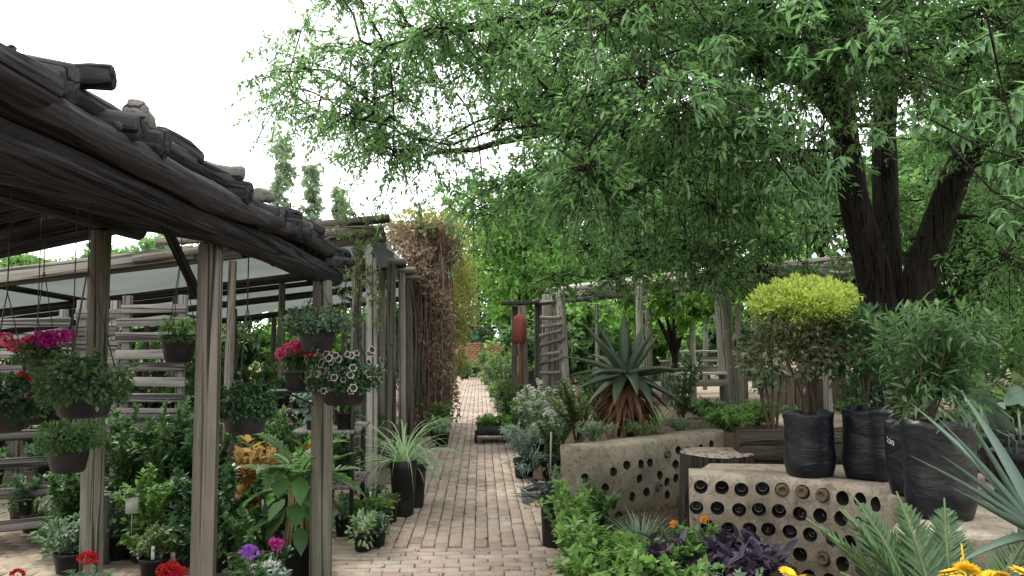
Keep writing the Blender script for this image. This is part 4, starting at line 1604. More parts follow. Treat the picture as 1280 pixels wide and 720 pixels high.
TB = (4.35, 8.5, bed_h(4.35, 8.5) - .1)
big = thing('shade_tree', 'huge shade tree with a dark forked trunk, leafy branches spreading over the path', 'tree', TB)
tb = np.array(TB)
T_ = Acc()
nodes = []
stems = [
    ([(4.32, 8.45, .5), (4.27, 8.4, 2.0), (4.0, 8.3, 3.0), (3.82, 8.2, 4.2), (3.72, 8.0, 5.6), (3.2, 7.6, 7.0)], [.26, .215, .175, .145, .12, .09]),
    ([(4.42, 8.7, .5), (4.5, 8.7, 2.0), (4.58, 8.8, 3.1), (4.66, 8.9, 4.2), (4.9, 9.0, 5.6), (5.2, 9.2, 7.2)], [.25, .2, .16, .145, .12, .08]),
    ([(4.5, 8.45, .5), (4.66, 8.4, 2.0), (4.93, 8.25, 3.0), (5.16, 8.15, 3.6), (5.8, 7.8, 4.8), (6.8, 7.4, 6.2)], [.25, .205, .175, .16, .12, .08]),
]
for pts, rad in stems:
    pts = np.array(pts)
    fine, fr = [], []
    for k in range(len(pts) - 1):
        a, b = pts[max(0, k - 1)], pts[min(len(pts) - 1, k + 2)]
        p, q = pts[k], pts[k + 1]
        for m in range(6):
            t = m / 6
            fine.append(.5 * (2 * p + (q - a) * t + (2 * a - 5 * p + 4 * q - b) * t * t + (3 * p - a - 3 * q + b) * t ** 3))
            fr.append(rad[k] + (rad[k + 1] - rad[k]) * t)
    fine.append(pts[-1])
    fr.append(rad[-1])
    fine = np.array(fine)
    fr = np.array(fr)
    fr *= .88
    fr[:4] *= np.array([1.25, 1.15, 1.08, 1.03])
    T_.add(*tube(fine - tb, fr, 14, True, .05))
    for k in range(10, len(fine)):
        nodes.append((fine[k] - tb, fr[k], nrm(fine[min(k + 1, len(fine) - 1)] - fine[k - 1])))
# main limbs reaching over the path
for pts, r0, r1 in [
        ([(3.8, 8.1, 4.1), (2.0, 8.2, 5.2), (.6, 8.6, 5.3), (-1.2, 9.2, 5.0)], .12, .035),
        ([(3.75, 8.0, 4.9), (2.2, 7.2, 6.2), (1.0, 6.8, 6.4), (-.6, 7.4, 6.2)], .11, .03),
        ([(3.95, 8.3, 3.3), (2.4, 8.9, 4.4), (1.0, 10.2, 4.3), (-.8, 11.2, 4.2)], .11, .03),
        ([(3.6, 7.9, 6.0), (1.2, 8.2, 7.5), (-.8, 9.0, 7.4), (-2.6, 9.8, 6.6)], .10, .03),
        ([(3.9, 8.2, 3.7), (2.6, 7.0, 4.6), (1.8, 5.6, 4.6), (1.2, 4.6, 4.2)], .10, .03),
        ([(4.7, 8.9, 4.4), (5.4, 10.2, 5.6), (5.0, 12, 6), (4.2, 13.4, 5.4)], .11, .03),
        ([(5.3, 8.1, 3.7), (5.2, 6.4, 4.6), (4.3, 5.2, 4.6), (3.4, 4.4, 4.2)], .10, .03),
        ([(5.6, 7.9, 4.2), (7.2, 7.6, 5.0), (8.2, 8, 5.0), (9, 8.4, 4.4)], .10, .03)]:
    p = bez(*pts, 16)
    p[1:-1] += G.normal(size=(14, 3)) * .03
    T_.add(*tube(p - tb, np.linspace(r0, r1, 16), 9, False, .06))
    for k in range(4, 16):
        nodes.append((p[k] - tb, r0 + (r1 - r0) * k / 15, nrm(p[min(k + 1, 15)] - p[k - 1])))

CA = Acc()
bs = []


def addb(px, py, Y, rad, nt=38, nl=28, L=.072, w=.0145, hi=False, flat=.6):
    c = np.array(tuple(W(px, py, Y))) - tb
    bs.append((c, rad, nt, nl, L, w, hi, flat))


RB_ = random.Random(5)


def region(n, x0, x1, y0, y1, d0, d1, rad, test=None, **kw):
    got = 0
    tries = 0
    pts = []
    while got < n and tries < 4000:
        tries += 1
        px, py = RB_.uniform(x0, x1), RB_.uniform(y0, y1)
        if test and not test(px, py):
            continue
        if any(abs(px - a) + abs(py - b) < 34 for a, b in pts):
            continue
        pts.append((px, py))
        addb(px, py, RB_.uniform(d0, d1), rad * RB_.uniform(.75, 1.2), **kw)
        got += 1


def left_edge(py):
    # left outline of the crown in the photograph, read as a bearing
    return np.interp(py, [-200, -60, 0, 60, 130, 180, 230, 270, 330], [330, 370, 385, 325, 320, 395, 500, 560, 640])


region(26, 300, 560, -110, 215, 7.5, 10.5, .62, lambda x, y: x > left_edge(y) + 15, nt=24, nl=24)
region(34, 520, 820, -120, 285, 6.5, 9.5, .72, lambda x, y: x > left_edge(y) + 20 and not (500 < x < 640 and 105 < y < 225 and RB_.random() < .65), nt=30, nl=26)
region(44, 720, 1090, -120, 335, 5.6, 8.2, .72, lambda x, y: y < 285 + .12 * (1040 - x) and not (x > 985 and y > 130), nt=34, nl=28)
region(30, 1040, 1350, -120, 330, 6.0, 9.5, .75, lambda x, y: not (990 < x < 1260 and y > 110), nt=34, nl=28)
region(40, 560, 1360, -120, 290, 9.8, 12.5, .95, lambda x, y: x > left_edge(y) + 60 and not (560 < x < 650 and 120 < y < 220), nt=40, nl=28, L=.11, w=.023)
region(8, 400, 1300, -420, -150, 5, 9, 1.1, None, nt=30, nl=22, L=.13, w=.024)  # boughs above the view, added to shade the scene below
region(9, 1000, 1240, 0, 105, 5.6, 7.0, .5, lambda x, y: not (1050 < x < 1085 and 60 < y), nt=30, nl=24)
region(14, 1250, 1350, -40, 330, 5.2, 7.5, .6, None, nt=30, nl=24)
region(12, 1195, 1350, 150, 340, 9.5, 12, .8, None, nt=32, nl=26, L=.10, w=.02)
region(12, 690, 1020, 300, 352, 7.0, 8.6, .5, None, nt=26, nl=22)
for (c, rad, nt, nl, L, w, hi, flat) in bs:
    limb(T_, nodes, c, .035 * (rad / .7), .010, low=True)
    bough(CA, T_, c, rad, nt, nl, L, w, flat, .35, hi)
# thin drooping strands under the crown
for k in range(70):
    px = R.gauss(985, 65) if k % 4 else R.uniform(700, 1250)
    Y = R.uniform(6.0, 8.5)
    if 1045 < px < 1225:
        px = R.uniform(840, 1030)
    p = np.array(tuple(W(px, R.uniform(110, 210), Y))) - tb
    Ls = R.uniform(.5, 1.35)
    pts = [p + [R.uniform(-.02, .02) + .06 * math.sin(m + k) * m / 6, .04 * math.sin(1.3 * m + k), -Ls * m / 6] for m in range(7)]
    T_.add(*tube(pts, np.linspace(.006, .0025, 7), 4, False))
    n = 16
    t = G.uniform(.2, 1, n)
    P = np.array([np.array(pts[0]) * (1 - q) + np.array(pts[-1]) * q for q in t]) + G.normal(size=(n, 3)) * .02
    CA.add(*leaves(P, rdir(n) - [0, 0, .9], rdir(n), G.uniform(.05, .09, n), .011, .25, .2))
CA.obj('crown', M['tree'], big)
# nearer paler sprays of long leaflets
SP = Acc()
sp = [(742, 72, 4.4, 1.0), (862, 112, 4.2, 1.2), (950, 148, 4.6, 1.0), (1018, 70, 4.2, .8), (905, 55, 4.6, .6), (1092, 165, 4.4, .9), (1045, 205, 4.8, 1.0), (1015, 255, 5.0, .9), (1240, 120, 3.9, 1.0), (1262, 150, 3.8, 1.0), (1272, 265, 3.6, 1.3), (1200, 150, 4.3, .9), (1150, 140, 4.4, .7), (690, 200, 5.2, .7), (1010, 12, 4.0, .8), (1100, 40, 4.0, .7), (800, 20, 4.6, .6), (660, 60, 5.2, .6), (980, 225, 5.2, .7), (1275, 205, 3.9, .8), (1215, 60, 4.0, .7)]
for (px, py, Y, ss_) in sp:
    c0 = np.array(tuple(W(px, py, Y))) - tb
    ax = nrm(np.array([R.uniform(-1, 1), R.uniform(-1, 1), R.uniform(-.5, 0)]))
    q_ = 4 + int(5 * ss_)
    for q in range(q_):
        c = c0 + ax * R.uniform(-.16, .16) * ss_ + G.normal(size=3) * .05 * ss_
        dv = nrm(ax + G.normal(size=3) * .7)
        if q == 0:
            T_.add(*tube([c0 - ax * .42 + [0, 0, .2], c0 - ax * .16 + [0, 0, .06], c0 + ax * .16 * ss_], [.007, .005, .003], 5, False))
        kk = c0 + ax * float(np.clip(np.dot(c - c0, ax), -.15, .15))
        T_.add(*tube([kk, c], [.003, .002], 4, False))
        n = R.choice([5, 6, 7, 8])
        D = nrm(rdir(n) * [1, 1, .55] + dv * .55 - [0, 0, .18])
        SP.add(*leaves(c - D * .01, D, np.tile([0, 0, 1.0], (n, 1)) + rdir(n) * .35, G.uniform(.06, .115, n), G.uniform(.011, .017, n), .3, .3, True))
SP.obj('leaf_spray', M['sprig'], big)
T_.obj('trunk', M['bark'], big, smooth=True)


def tree(label, px, Y, py_top, py_bot, wpx, mat, n, L, Wd, trunk_r=.09, z0=None, nb=14, name='tree', cat='tree', fork=3, depth=None, group=None, clipl=None):
    """trunk and limbs carrying a crown of separate leafy boughs; the crown spans the given bearing and height"""
    b = W(px, 425, Y)
    z0 = bed_h(b.x, Y) - .05 if z0 is None else z0
    zt, zb = W(px, py_top, Y).z, W(px, py_bot, Y).z
    rw = wpx / 2 / F * Y
    base = np.array([b.x, Y, z0])
    t = thing(name, label, cat, tuple(base), 0, group)
    S = Acc()
    A = Acc()
    cz = (zt + zb) / 2 - z0
    rzz = (zt - zb) / 2
    dep = depth or rw
    nodes = []
    for k in range(fork):
        a = 2 * PI * k / fork + R.uniform(-.4, .4)
        tip = np.array([math.cos(a) * rw * .35, math.sin(a) * dep * .35, cz + rzz * .3])
        hfork = max(.2, (zb - z0) * .55)
        pts = np.vstack([[[0, 0, 0], [.02, 0, hfork * .5]], bez((.02, 0, hfork), (.02, 0, hfork + (cz - hfork) * .4), tip - [0, 0, rzz * .4], tip, 9)])
        S.add(*tube(pts, np.concatenate([[trunk_r * 1.15, trunk_r], np.linspace(trunk_r * .85, trunk_r * .3, 9)]), 9, False, .06))
        for m in range(4, len(pts)):
            nodes.append((pts[m], trunk_r * .4, nrm(pts[m] - pts[m - 1])))
    for k in range(nb):
        d = rdir(1, .15)[0]
        q = R.uniform(.35, .92)
        c = np.array([d[0] * rw * q, d[1] * dep * q, cz + d[2] * rzz * q])
        if name == 'poplar':
            tq = (k + .5) / nb * 2 - 1
            c = np.array([d[0] * rw * .5 * (1.15 - abs(tq)), d[1] * dep * .5, cz + tq * rzz])
        rr = min(rw, rzz, dep) * R.uniform(.36, .6)
        limb(S, nodes, c, trunk_r * .35, trunk_r * .1, ns=5)
        nt = max(6, int(math.sqrt(n / nb)))
        bough(A, S, c, rr, nt, max(6, n // nb // nt), L, Wd, .75, .25, False, .004)
    S.obj('trunk', M['bark'] if trunk_r > .05 else M['twig'], t, smooth=True)
    A.obj('crown', M[mat], t)
    return t


tree('bright green tree filling the gap above the end of the path', 662, 27, 235, 455, 160, 'bright', 12000, .24, .065, .16, 0, 40)
tree('bright green tree behind the grey ladder posts', 738, 20, 330, 470, 150, 'bright', 6000, .17, .045, .12, None, 20)
tree('small bright tree with a thin forked trunk behind the big aloe', 842, 13.4, 345, 420, 170, 'sunlit', 6500, .10, .026, .06, None, 24, fork=4)
tree('small bright tree with a low flat crown under the far pergola roof', 925, 14.6, 340, 405, 130, 'sunlit', 5500, .11, .028, .07, None, 18)
tree('dark leafy young tree right of the big trunk', 1195, 10.2, 260, 450, 130, 'green', 6500, .085, .022, .05, None, 26)
tree('pale lime tree at the right edge behind the stone heap', 1290, 12.5, 280, 440, 170, 'lime', 5000, .10, .03, .06, None, 20)
tree('small mid green tree between the yard benches and the yellow bush', 1010, 15.4, 300, 430, 130, 'sunlit', 4500, .11, .03, .06, None, 18)
for px, Y, yt, w, lab in [
        (600, 40, 200, 210, 'distant green tree left of the path end, behind the dry creeper'),
        (690, 38, 190, 200, 'tall distant tree just right of the bright tree at the path end'),
        (775, 33, 120, 240, 'tall distant tree seen through the branches over the aloe'),
        (880, 31, 140, 250, 'tall distant tree behind the small bright trees'),
        (1030, 30, 130, 250, 'tall distant tree behind the yellow domed bush'),
        (1180, 29, 110, 250, 'tall distant tree right behind the forked trunk'),
        (1330, 27, 140, 250, 'tall distant tree at the right edge of the view')]:
    tree(lab, px, Y, yt, 480, w, 'back', 12000, .32, .095, .22, 0, 48)
for px, Y, yt, w, lab in [
        (-30, 26, 292, 210, 'hedge tree behind the shade house at the far left'),
        (85, 24, 300, 190, 'leafy tree above the sloping fascia of the shade house'),
        (190, 27, 290, 170, 'leafy tree behind the shade house, showing right of the dark post')]:
    tree(lab, px, Y, yt, 440, w, 'back', 6000, .24, .06, .16, 0, 26)
for px, Y, yt, w, m, lab in [
        (30, 19.5, 372, 150, 'green', 'leafy screen tree at the back of the shade house, far left'),
        (150, 20, 378, 150, 'bright', 'leafy screen tree at the back of the shade house behind the pallet'),
        (270, 19.5, 375, 150, 'green', 'leafy screen tree at the back of the shade house, behind the squared post'),
        (380, 20, 372, 130, 'bright', 'leafy screen tree at the back of the shade house, behind the round post'),
        (470, 21, 368, 120, 'green', 'leafy screen tree at the back of the shade house beside the creeper'),
        (700, 19.5, 385, 150, 'green', 'low leafy screen tree behind the grey ladder posts'),
        (800, 20, 380, 150, 'bright', 'low leafy screen tree behind the big aloe'),
        (915, 21, 385, 150, 'green', 'low leafy screen tree behind the plank benches'),
        (1050, 20, 380, 170, 'back', 'low leafy screen tree behind the block stools'),
        (1180, 19, 370, 170, 'back', 'low leafy screen tree behind the feathery bush'),
        (1310, 18, 350, 170, 'bright', 'low leafy screen tree at the right edge')]:
    tree(lab, px, Y, yt, 478, w, m, 7500, .18, .055, .07, 0, 30)
for px, Y, yt, w, lab in [
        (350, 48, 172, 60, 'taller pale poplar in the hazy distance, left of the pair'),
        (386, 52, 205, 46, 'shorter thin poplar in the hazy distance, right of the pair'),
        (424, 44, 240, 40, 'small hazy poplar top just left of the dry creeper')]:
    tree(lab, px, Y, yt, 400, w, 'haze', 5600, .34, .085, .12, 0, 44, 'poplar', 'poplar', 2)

# ================================================================== BAGGED TREES on the wall
def bag_plant(label, px, py, r, h, seed, z=.812, cat='bagged shrub'):
    g = gp(px, py, z)
    d = g + Vector((g.x, g.y, 0)).normalized() * r * .8
    t = thing('bagged_shrub', label, cat, (d.x, d.y, z), R.uniform(-.3, .3))
    link('grow_bag', bag_mesh(r, h, seed), t)
    B = Acc()
    B.add(*disc(r * .86, h * .9, 20, .02))
    B.obj('soil', M['soil'], t)
    return t, h * .9, d


def wood_stems(t, z0, tops, r=.012, name='stem', mat='twig', spread=.03):
    S = Acc()
    for tp in tops:
        a = np.array([R.uniform(-spread, spread), R.uniform(-spread, spread), z0])
        tp = np.array(tp, float)
        m = (a + tp) / 2
        pts = bez(a, a + [0, 0, (tp[2] - z0) * .4], m + [R.uniform(-.04, .04), R.uniform(-.04, .04), (tp[2] - z0) * .15], tp, 9)
        S.add(*tube(pts, np.linspace(r, r * .4, 9), 6))
    S.obj(name, M[mat], t, smooth=True)


# yellow dome
t, z0, d = bag_plant('yellow topped dome bush in a black grow bag, the leftmost bag on the wall', 1012, 598, .142, .37, 3)
k = d.y / 1000
A = Acc()
zc = W(1006, 382, d.y).z - .812
clump(A, (-.02, 0, zc), (.28, .26, .125), 6500, .032, .008, .7, 170, False, .26, shell=.6)
for q in range(70):
    a, e = R.uniform(0, 6.28), R.uniform(.1, 1.5)
    cc_ = (-.02 + .29 * math.cos(a) * math.cos(e), .27 * math.sin(a) * math.cos(e), zc + .135 * math.sin(e))
    clump(A, cc_, (.03, .03, .04), 16, .03, .006, 1.2, 3)
A.obj('yellow_crown', M['gold'], t)
A = Acc()
clump(A, (0, 0, zc - .12), (.27, .25, .10), 1500, .04, .010, .3, 60)
A.obj('green_skirt', M['olive'], t)
A = Acc()
clump(A, (-.10, 0, zc - .27), (.34, .24, .19), 1150, .05, .013, .2, 44)
clump(A, (.10, 0, zc - .18), (.24, .2, .10), 1000, .045, .013, .2, 40)
A.obj('lower_foliage', M['bronze'], t)
wood_stems(t, z0, [(R.uniform(-.25, .22), R.uniform(-.1, .1), zc - R.uniform(.02, .3)) for _ in range(16)], .008)
wood_stems(t, z0, [(-.03, 0, zc + .05), (.04, .02, zc + .05), (.0, -.02, zc)], .013, 'trunk')
# second bag
t, z0, d = bag_plant('thin stemmed dark leafed young tree in a black grow bag, second bag from the left', 1086, 601, .135, .40, 8)
zc = W(1080, 425, d.y).z - .812
A = Acc()
clump(A, (-.02, .02, zc), (.20, .2, .22), 1000, .055, .013, .2, 70)
clump(A, (.0, .0, zc - .26), (.16, .15, .12), 220, .05, .012, .2, 22)
A.obj('foliage', M['dark'], t)
wood_stems(t, z0, [(-.05, 0, zc + .1), (.04, .02, zc + .05), (.1, 0, zc)], .010, 'trunk')
wood_stems(t, z0 + .2, [(R.uniform(-.17, .17), R.uniform(-.15, .15), zc + R.uniform(-.15, .15)) for _ in range(14)], .005)
# third bag with white print
t, z0, d = bag_plant('narrow black grow bag with white numbers, wedged between two larger bags', 1141, 622, .118, .37, 5)
A = Acc()
S = Acc()
sprays(A, S, (0, 0, z0), .58, .20, 9, 55, .075, .011, True, .005, .6, .3)
A.obj('foliage', M['dark'], t)
S.obj('stem', M['twig'], t)
cu = bpy.data.curves.new('printed_number', 'FONT')
cu.body = '230'
cu.size = .036
cu.resolution_u = 3
to = bpy.data.objects.new('printed_number', cu)
C.objects.link(to)
bpy.context.view_layer.update()
me = bpy.data.meshes.new_from_object(to.evaluated_get(bpy.context.evaluated_depsgraph_get()))
bpy.data.objects.remove(to)
# wrap the print on the bag
for v in me.vertices:
    a = math.atan2(-d.y, -d.x) - t.rotation_euler.z - .86 + (v.co.x - .03) / .118
    rr = .1245
    v.co = Vector((rr * math.cos(a), rr * math.sin(a), .255 + v.co.y - .35 * (v.co.x - .04)))
me.materials.clear()
me.materials.append(M['ink'])
link('printed_number', me, t)
# big nearest bag
t, z0, d = bag_plant('large feathery bush in the biggest and nearest black grow bag', 1176, 650, .152, .43, 12)
A = Acc()
S = Acc()
zt = W(1150, 365, d.y).z - .812
sprays(A, S, (-.04, .02, z0), (zt - z0) * .97, .25, 20, 44, .075, .009, True, .006, .5, .18, .3)
clump(A, (-.02, .05, z0 + .30), (.22, .2, .28), 300, .075, .009, .0, 44, True)
A.obj('foliage', M['green'], t)
S.obj('stem', M['twig'], t)
A = Acc()
sprays(A, None, (.05, -.02, z0), (zt - z0) * .92, .24, 16, 48, .07, .010, True, .006, .5, .2, .3)
clump(A, (.05, .0, z0 + .1), (.2, .18, .16), 260, .075, .009, -.2, 30, True)
A.obj('young_foliage', M['leafgrey'], t)

# potted broad grey leaf plant at the right edge
t = thing('broadleaf_plant', 'plant with large round grey leaves in a black pot at the right edge', 'potted plant', (2.68, 3.9, .812))
pot_part(t, .15, .24)
A = Acc()
for k in range(9):
    a = R.uniform(0, 2 * PI)
    e = R.uniform(.2, 1.0)
    L = R.uniform(.10, .19)
    b = np.array([.06 * math.cos(a), .06 * math.sin(a), .24 + R.uniform(0, .18)])
    V = []
    D = np.array([math.cos(a) * math.cos(e), math.sin(a) * math.cos(e), math.sin(e)])
    Sd = nrm(np.cross(D, [0, 0, 1.0]))
    U = np.cross(Sd, D)
    st = b + D * .12
    m = 14
    ring = [st + D * L * .5 * (1 - math.cos(q)) + Sd * L * .46 * math.sin(q) + U * (.035 * math.cos(2 * q) + .008 * math.sin(5 * q + k)) for q in np.linspace(0, 2 * PI, m, endpoint=False)]
    A.add(np.vstack([[st + D * L * .5 - U * .03], ring]), np.array([[0, 1 + q, 1 + (q + 1) % m] for q in range(m)]))
    A.add(*tube([b - [0, 0, .08], b, st], [.006, .006, .005], 5))
A.obj('foliage', M['agave'], t, smooth=True)
pts = [(2.95, 4.4, .81, 'olive', 'yellowish leafy shrub in a black pot behind the round grey leaves'), (3.25, 5.0, .63, 'lime', 'small lime shrub in a black pot at the right edge, farther back')]
for x, y, z, m, lab in pts:
    t = thing('potted_shrub', lab, 'potted plant', (x, y, z))
    pot_part(t, .15, .25)
    A = Acc()
    S = Acc()
    sprays(A, S, (0, 0, .22), .42, .24, 14, 34, .07, .02)
    A.obj('foliage', M[m], t)
    S.obj('stem', M['twig'], t)

# ================================================================== BIG ALOE
b = W(783, 535, 7.35)
AZ = .74
t = thing('aloe', 'large tree aloe with thick grey green leaves above a skirt of dead leaves', 'aloe', (b.x, 7.35, AZ))
A = Acc()
hc = W(783, 468, 7.35).z - AZ
A.add(*tube([(0, 0, -.1), (0.01, 0, hc * .5), (0, 0, hc + .02)], [.10, .09, .07], 12, True, .1))
A.obj('trunk', M['bark'], t, smooth=True)
A = Acc()
up = [  # azimuth, elevation, length, bend: as they stand in the photo
    (-PI / 2 - .3, 1.45, .58, .1), (.4, 1.25, .6, .15), (PI - .2, 1.2, .62, .2), (PI / 2, 1.35, .6, .1), (-.15, .95, .55, .1), (PI + .15, .95, .62, .15),
    (PI + .05, .42, .66, .35), (-.1, .14, .62, .15), (-PI / 2 + .5, .9, .5, .1), (-PI / 2 - .75, .75, .5, .2),
    (-.5, -.35, .60, .25), (PI + .5, -.1, .58, .3), (-PI / 2 - .4, -.25, .5, .8), (-PI / 2 + .1, .05, .45, 1.1), (-PI / 2 + .45, -.3, .5, .8),
    (PI - .5, .15, .6, .5), (.5, .2, .6, .5), (1.1, .5, .58, .4), (2.1, .5, .58, .4), (PI + .75, .25, .52, .6), (-.8, .3, .52, .5), (PI / 2, .1, .55, .6), (PI + .3, -.5, .5, .3), (-.25, -.6, .5, .3)]
for az, e, L, bd in up:
    c = (.05 * math.cos(az), .05 * math.sin(az), hc + .03 * e)
    A.add(*strap(c, az + R.uniform(-.06, .06), e, L * R.uniform(.86, .98), .068, bd, 10, .04, .4, 1.25, .85))
A.obj('leaf_rosette', M['aloe'], t, smooth=True)
A = Acc()
for k in range(95):
    az = R.uniform(0, 2 * PI)
    z = hc * R.uniform(.25, 1.0)
    A.add(*strap((.08 * math.cos(az), .08 * math.sin(az), z), az, R.uniform(-.9, -.3), R.uniform(.22, .42), R.uniform(.02, .04), R.uniform(.5, 1.0), 7, .006, .6, 1.0, .9, R.uniform(-.5, .5)))
A.obj('dead_leaf_skirt', M['dead'], t)

# ================================================================== AGAVE, CYCAD, DAISIES in front on the right
ctr = W(1312, 668, 2.75)
t = thing('agave', 'grey green agave with long pointed leaves reaching in from the right edge', 'agave', (ctr.x, 2.75, .3))
A = Acc()
czz = ctr.z - .3
A.add(*tube([(0, 0, -.1), (0, 0, czz)], [.06, .07], 10))
for az, e, L, bd, w in [(PI + .06, .62, .55, .18, .02), (PI - .2, .95, .52, .1, .024), (PI - .45, 1.12, .56, .05, .024), (PI + .2, .42, .40, -.1, .03), (PI - .1, .75, .42, .1, .03), (PI + .9, .4, .45, .3, .03), (-.6, .6, .55, .3, .03), (.2, .8, .6, .2, .03), (.9, .9, .6, .2, .03), (1.7, 1.0, .6, .2, .03), (2.3, .9, .6, .2, .03), (-1.4, .5, .5, .3, .03), (PI + .35, .0, .42, .3, .028), (.5, 1.3, .6, .1, .03)]:
    A.add(*strap((.04 * math.cos(az), .04 * math.sin(az), czz), az, e, L, w, bd, 10, .012, .5, 1.3, .8))
A.obj('leaf_rosette', M['agave'], t, smooth=True)

cx, cy = 1.57, 2.66
cz = bed_h(cx, cy)
t = thing('cycad', 'green feathery cycad in front of the wall pier, bottom right', 'cycad', (cx, cy, cz))
A = Acc()
S = Acc()
for k, (az, e, L, bd) in enumerate([(PI - .1, 1.3, .66, .8), (PI - .5, 1.38, .68, .7), (PI / 2 + .5, 1.35, .72, .7), (PI / 2, 1.4, .70, .7), (PI / 2 - .5, 1.3, .72, .8), (.35, 1.25, .75, .9), (0, 1.15, .72, 1.0), (PI + .25, 1.25, .62, 1.0), (PI / 2 + .2, 1.1, .74, .8), (1.0, 1.05, .74, 1.0), (2.5, 1.22, .70, .8), (-PI / 2 - .5, 1.3, .5, 1.2), (-PI / 2 + .5, 1.3, .5, 1.2)]):
    frond((.04 * math.cos(az), .04 * math.sin(az), .12), az, e, L, bd * .85, .135, .0075, 66, A, S, .8)
A.obj('frond', M['cycad'], t)
S.obj('midrib', M['stem'], t)
A = Acc()
A.add(*lathe([(.09, -.1), (.11, .03), (.10, .12), (.05, .17), (.001, .18)], 14))
A.obj('trunk', M['bark'], t, smooth=True)
A = Acc()
frond((.04, -.05, .14), 1.2, 1.48, .50, .5, .06, .012, 14, A, A, 1.1)
A.obj('yellow_frond', M['yellow'], t)

t = thing('daisy_plant', 'bright yellow daisies on grey green leaves at the bottom right corner', 'flowers', (1.42, 2.1, bed_h(1.42, 2.1)))
A = Acc()
S = Acc()
zb = bed_h(1.42, 2.1)
sprays(A, S, (0, 0, 0), .58, .3, 26, 30, .09, .012, False, .004)
A.obj('foliage', M['grey'], t)
S.obj('stem', M['stem'], t)
fl = []
S = Acc()
for px, py, Y in [(1188, 716, 2.12), (1210, 712, 2.1), (1232, 722, 2.08), (1252, 719, 2.14), (1278, 716, 2.14), (1200, 728, 2.05), (1225, 735, 2.05), (1262, 732, 2.05), (980, 716, 2.5)]:
    p = W(px, py, Y) - Vector((1.42, 2.1, zb))
    fl.append(p)
    S.add(*tube([(p.x * .5, p.y * .5, .2), (p.x * .9, p.y * .9, p.z * .7), p], .003, 5))
S.obj('flower_stalk', M['stem'], t)
put_flowers(t, 'daisy', fl[:-1], .68)
p = W(985, 716, 2.75)
t = thing('daisy_plant', 'single yellow orange flower left of the cycad at the bottom edge', 'flowers', (p.x, 2.75, bed_h(p.x, 2.75)))
zz = p.z - bed_h(p.x, 2.75)
A = Acc()
S = Acc()
sprays(A, S, (0, 0, 0), zz * .8, .12, 9, 20, .07, .011, False, .004)
A.obj('foliage', M['grey'], t)
S.add(*tube([(0, 0, 0), (.01, 0, zz * .5), (0, 0, zz)], .003, 5))
S.obj('stem', M['stem'], t)
put_flowers(t, 'daisy', [(0, 0, zz), (.03, -.02, zz - .02)], .8)

# ================================================================== BED IN FRONT OF THE WALLS
def bed_plant(name, label, cat, x, y, fn, group=None, dz=0.0):
    t = thing(name, label, cat, (x, y, bed_h(x, y) + dz), R.uniform(0, 6) if group else 0, group)
    fn(t)
    return t


def f_shrub(mat, h, w, n, L, Wd, nst=16, hi=False, stem='stem', name='foliage'):
    def fn(t):
        A = Acc()
        S = Acc()
        sprays(A, S, (0, 0, 0), h, w, nst, n // nst, L, Wd, hi, .004, .5, .15)
        A.obj(name, M[mat], t)
        S.obj('stem', M[stem], t)
    return fn


# row of fresh green balsam along the path edge
labs = ['fresh green leafy bush right beside the aloe pot on the path edge', 'fresh green leafy bush in the middle of the path edge row', 'fresh green leafy bush lowest in the path edge row, at the bottom of the view',
        'light green bush between the path edge row and the tufted grass', 'fresh green bush just in front of the left end of the stained wall', 'light green bush at the bottom edge left of the purple leaves', 'small upright green shrub among the purple leaves']
for k, (px, py, Y, h, w, n, m) in enumerate([(715, 650, 5.6, .40, .22, 900, 'lime'), (730, 690, 5.0, .42, .25, 1100, 'lime'), (765, 730, 4.4, .45, .30, 1500, 'lime'), (790, 690, 4.7, .36, .25, 900, 'lime'), (735, 628, 6.0, .42, .24, 1000, 'green'), (840, 745, 4.2, .38, .26, 1100, 'lime'), (880, 700, 4.35, .40, .10, 260, 'lime')]):
    b = W(px, py, Y)
    zt = W(px, [605, 645, 692, 688, 612, 712, 655][k], Y).z
    h = max(.2, zt - bed_h(b.x, Y))
    bed_plant('leafy_bush', labs[k], 'bush', b.x, Y, f_shrub(m, h * 1.08, w, n, .065 if k != 6 else .045, .019 if k != 6 else .012, 26 if k != 6 else 9, True))
b = W(800, 655, 5.15)


def fn(t):
    A = Acc()
    tuft(A, (0, 0, 0), 190, .30, .006, .5, 1.5, 1.0, 5, .07)
    A.obj('foliage', M['grey'], t)


bed_plant('grass_tuft', 'round blue green grassy tuft below the stained wall', 'plant', b.x, 5.15, fn)
for px, py, Y, h, lab, fl in [(842, 668, 4.85, .22, 'low dark marigold plant with one orange flower, left of the wall corner', [(842, 655)]), (885, 662, 4.5, .26, 'low dark marigold plant with one orange flower in front of the bottle holes', [(880, 649)])]:
    b = W(px, py, Y)

    def fn(t, b=b, Y=Y, h=h, fl=fl):
        A = Acc()
        S = Acc()
        hh = max(.15, W(px, 650, Y).z - bed_h(b.x, Y))
        sprays(A, S, (0, 0, 0), hh, .17, 18, 40, .035, .006, False, .003)
        A.obj('foliage', M['dark'], t)
        S.obj('stem', M['stem'], t)
        put_flowers(t, 'marigold', [tuple(W(a, c, Y - .08) - Vector((b.x, Y, bed_h(b.x, Y)))) for a, c in fl], .75)
    bed_plant('marigold', lab, 'flowers', b.x, Y, fn)
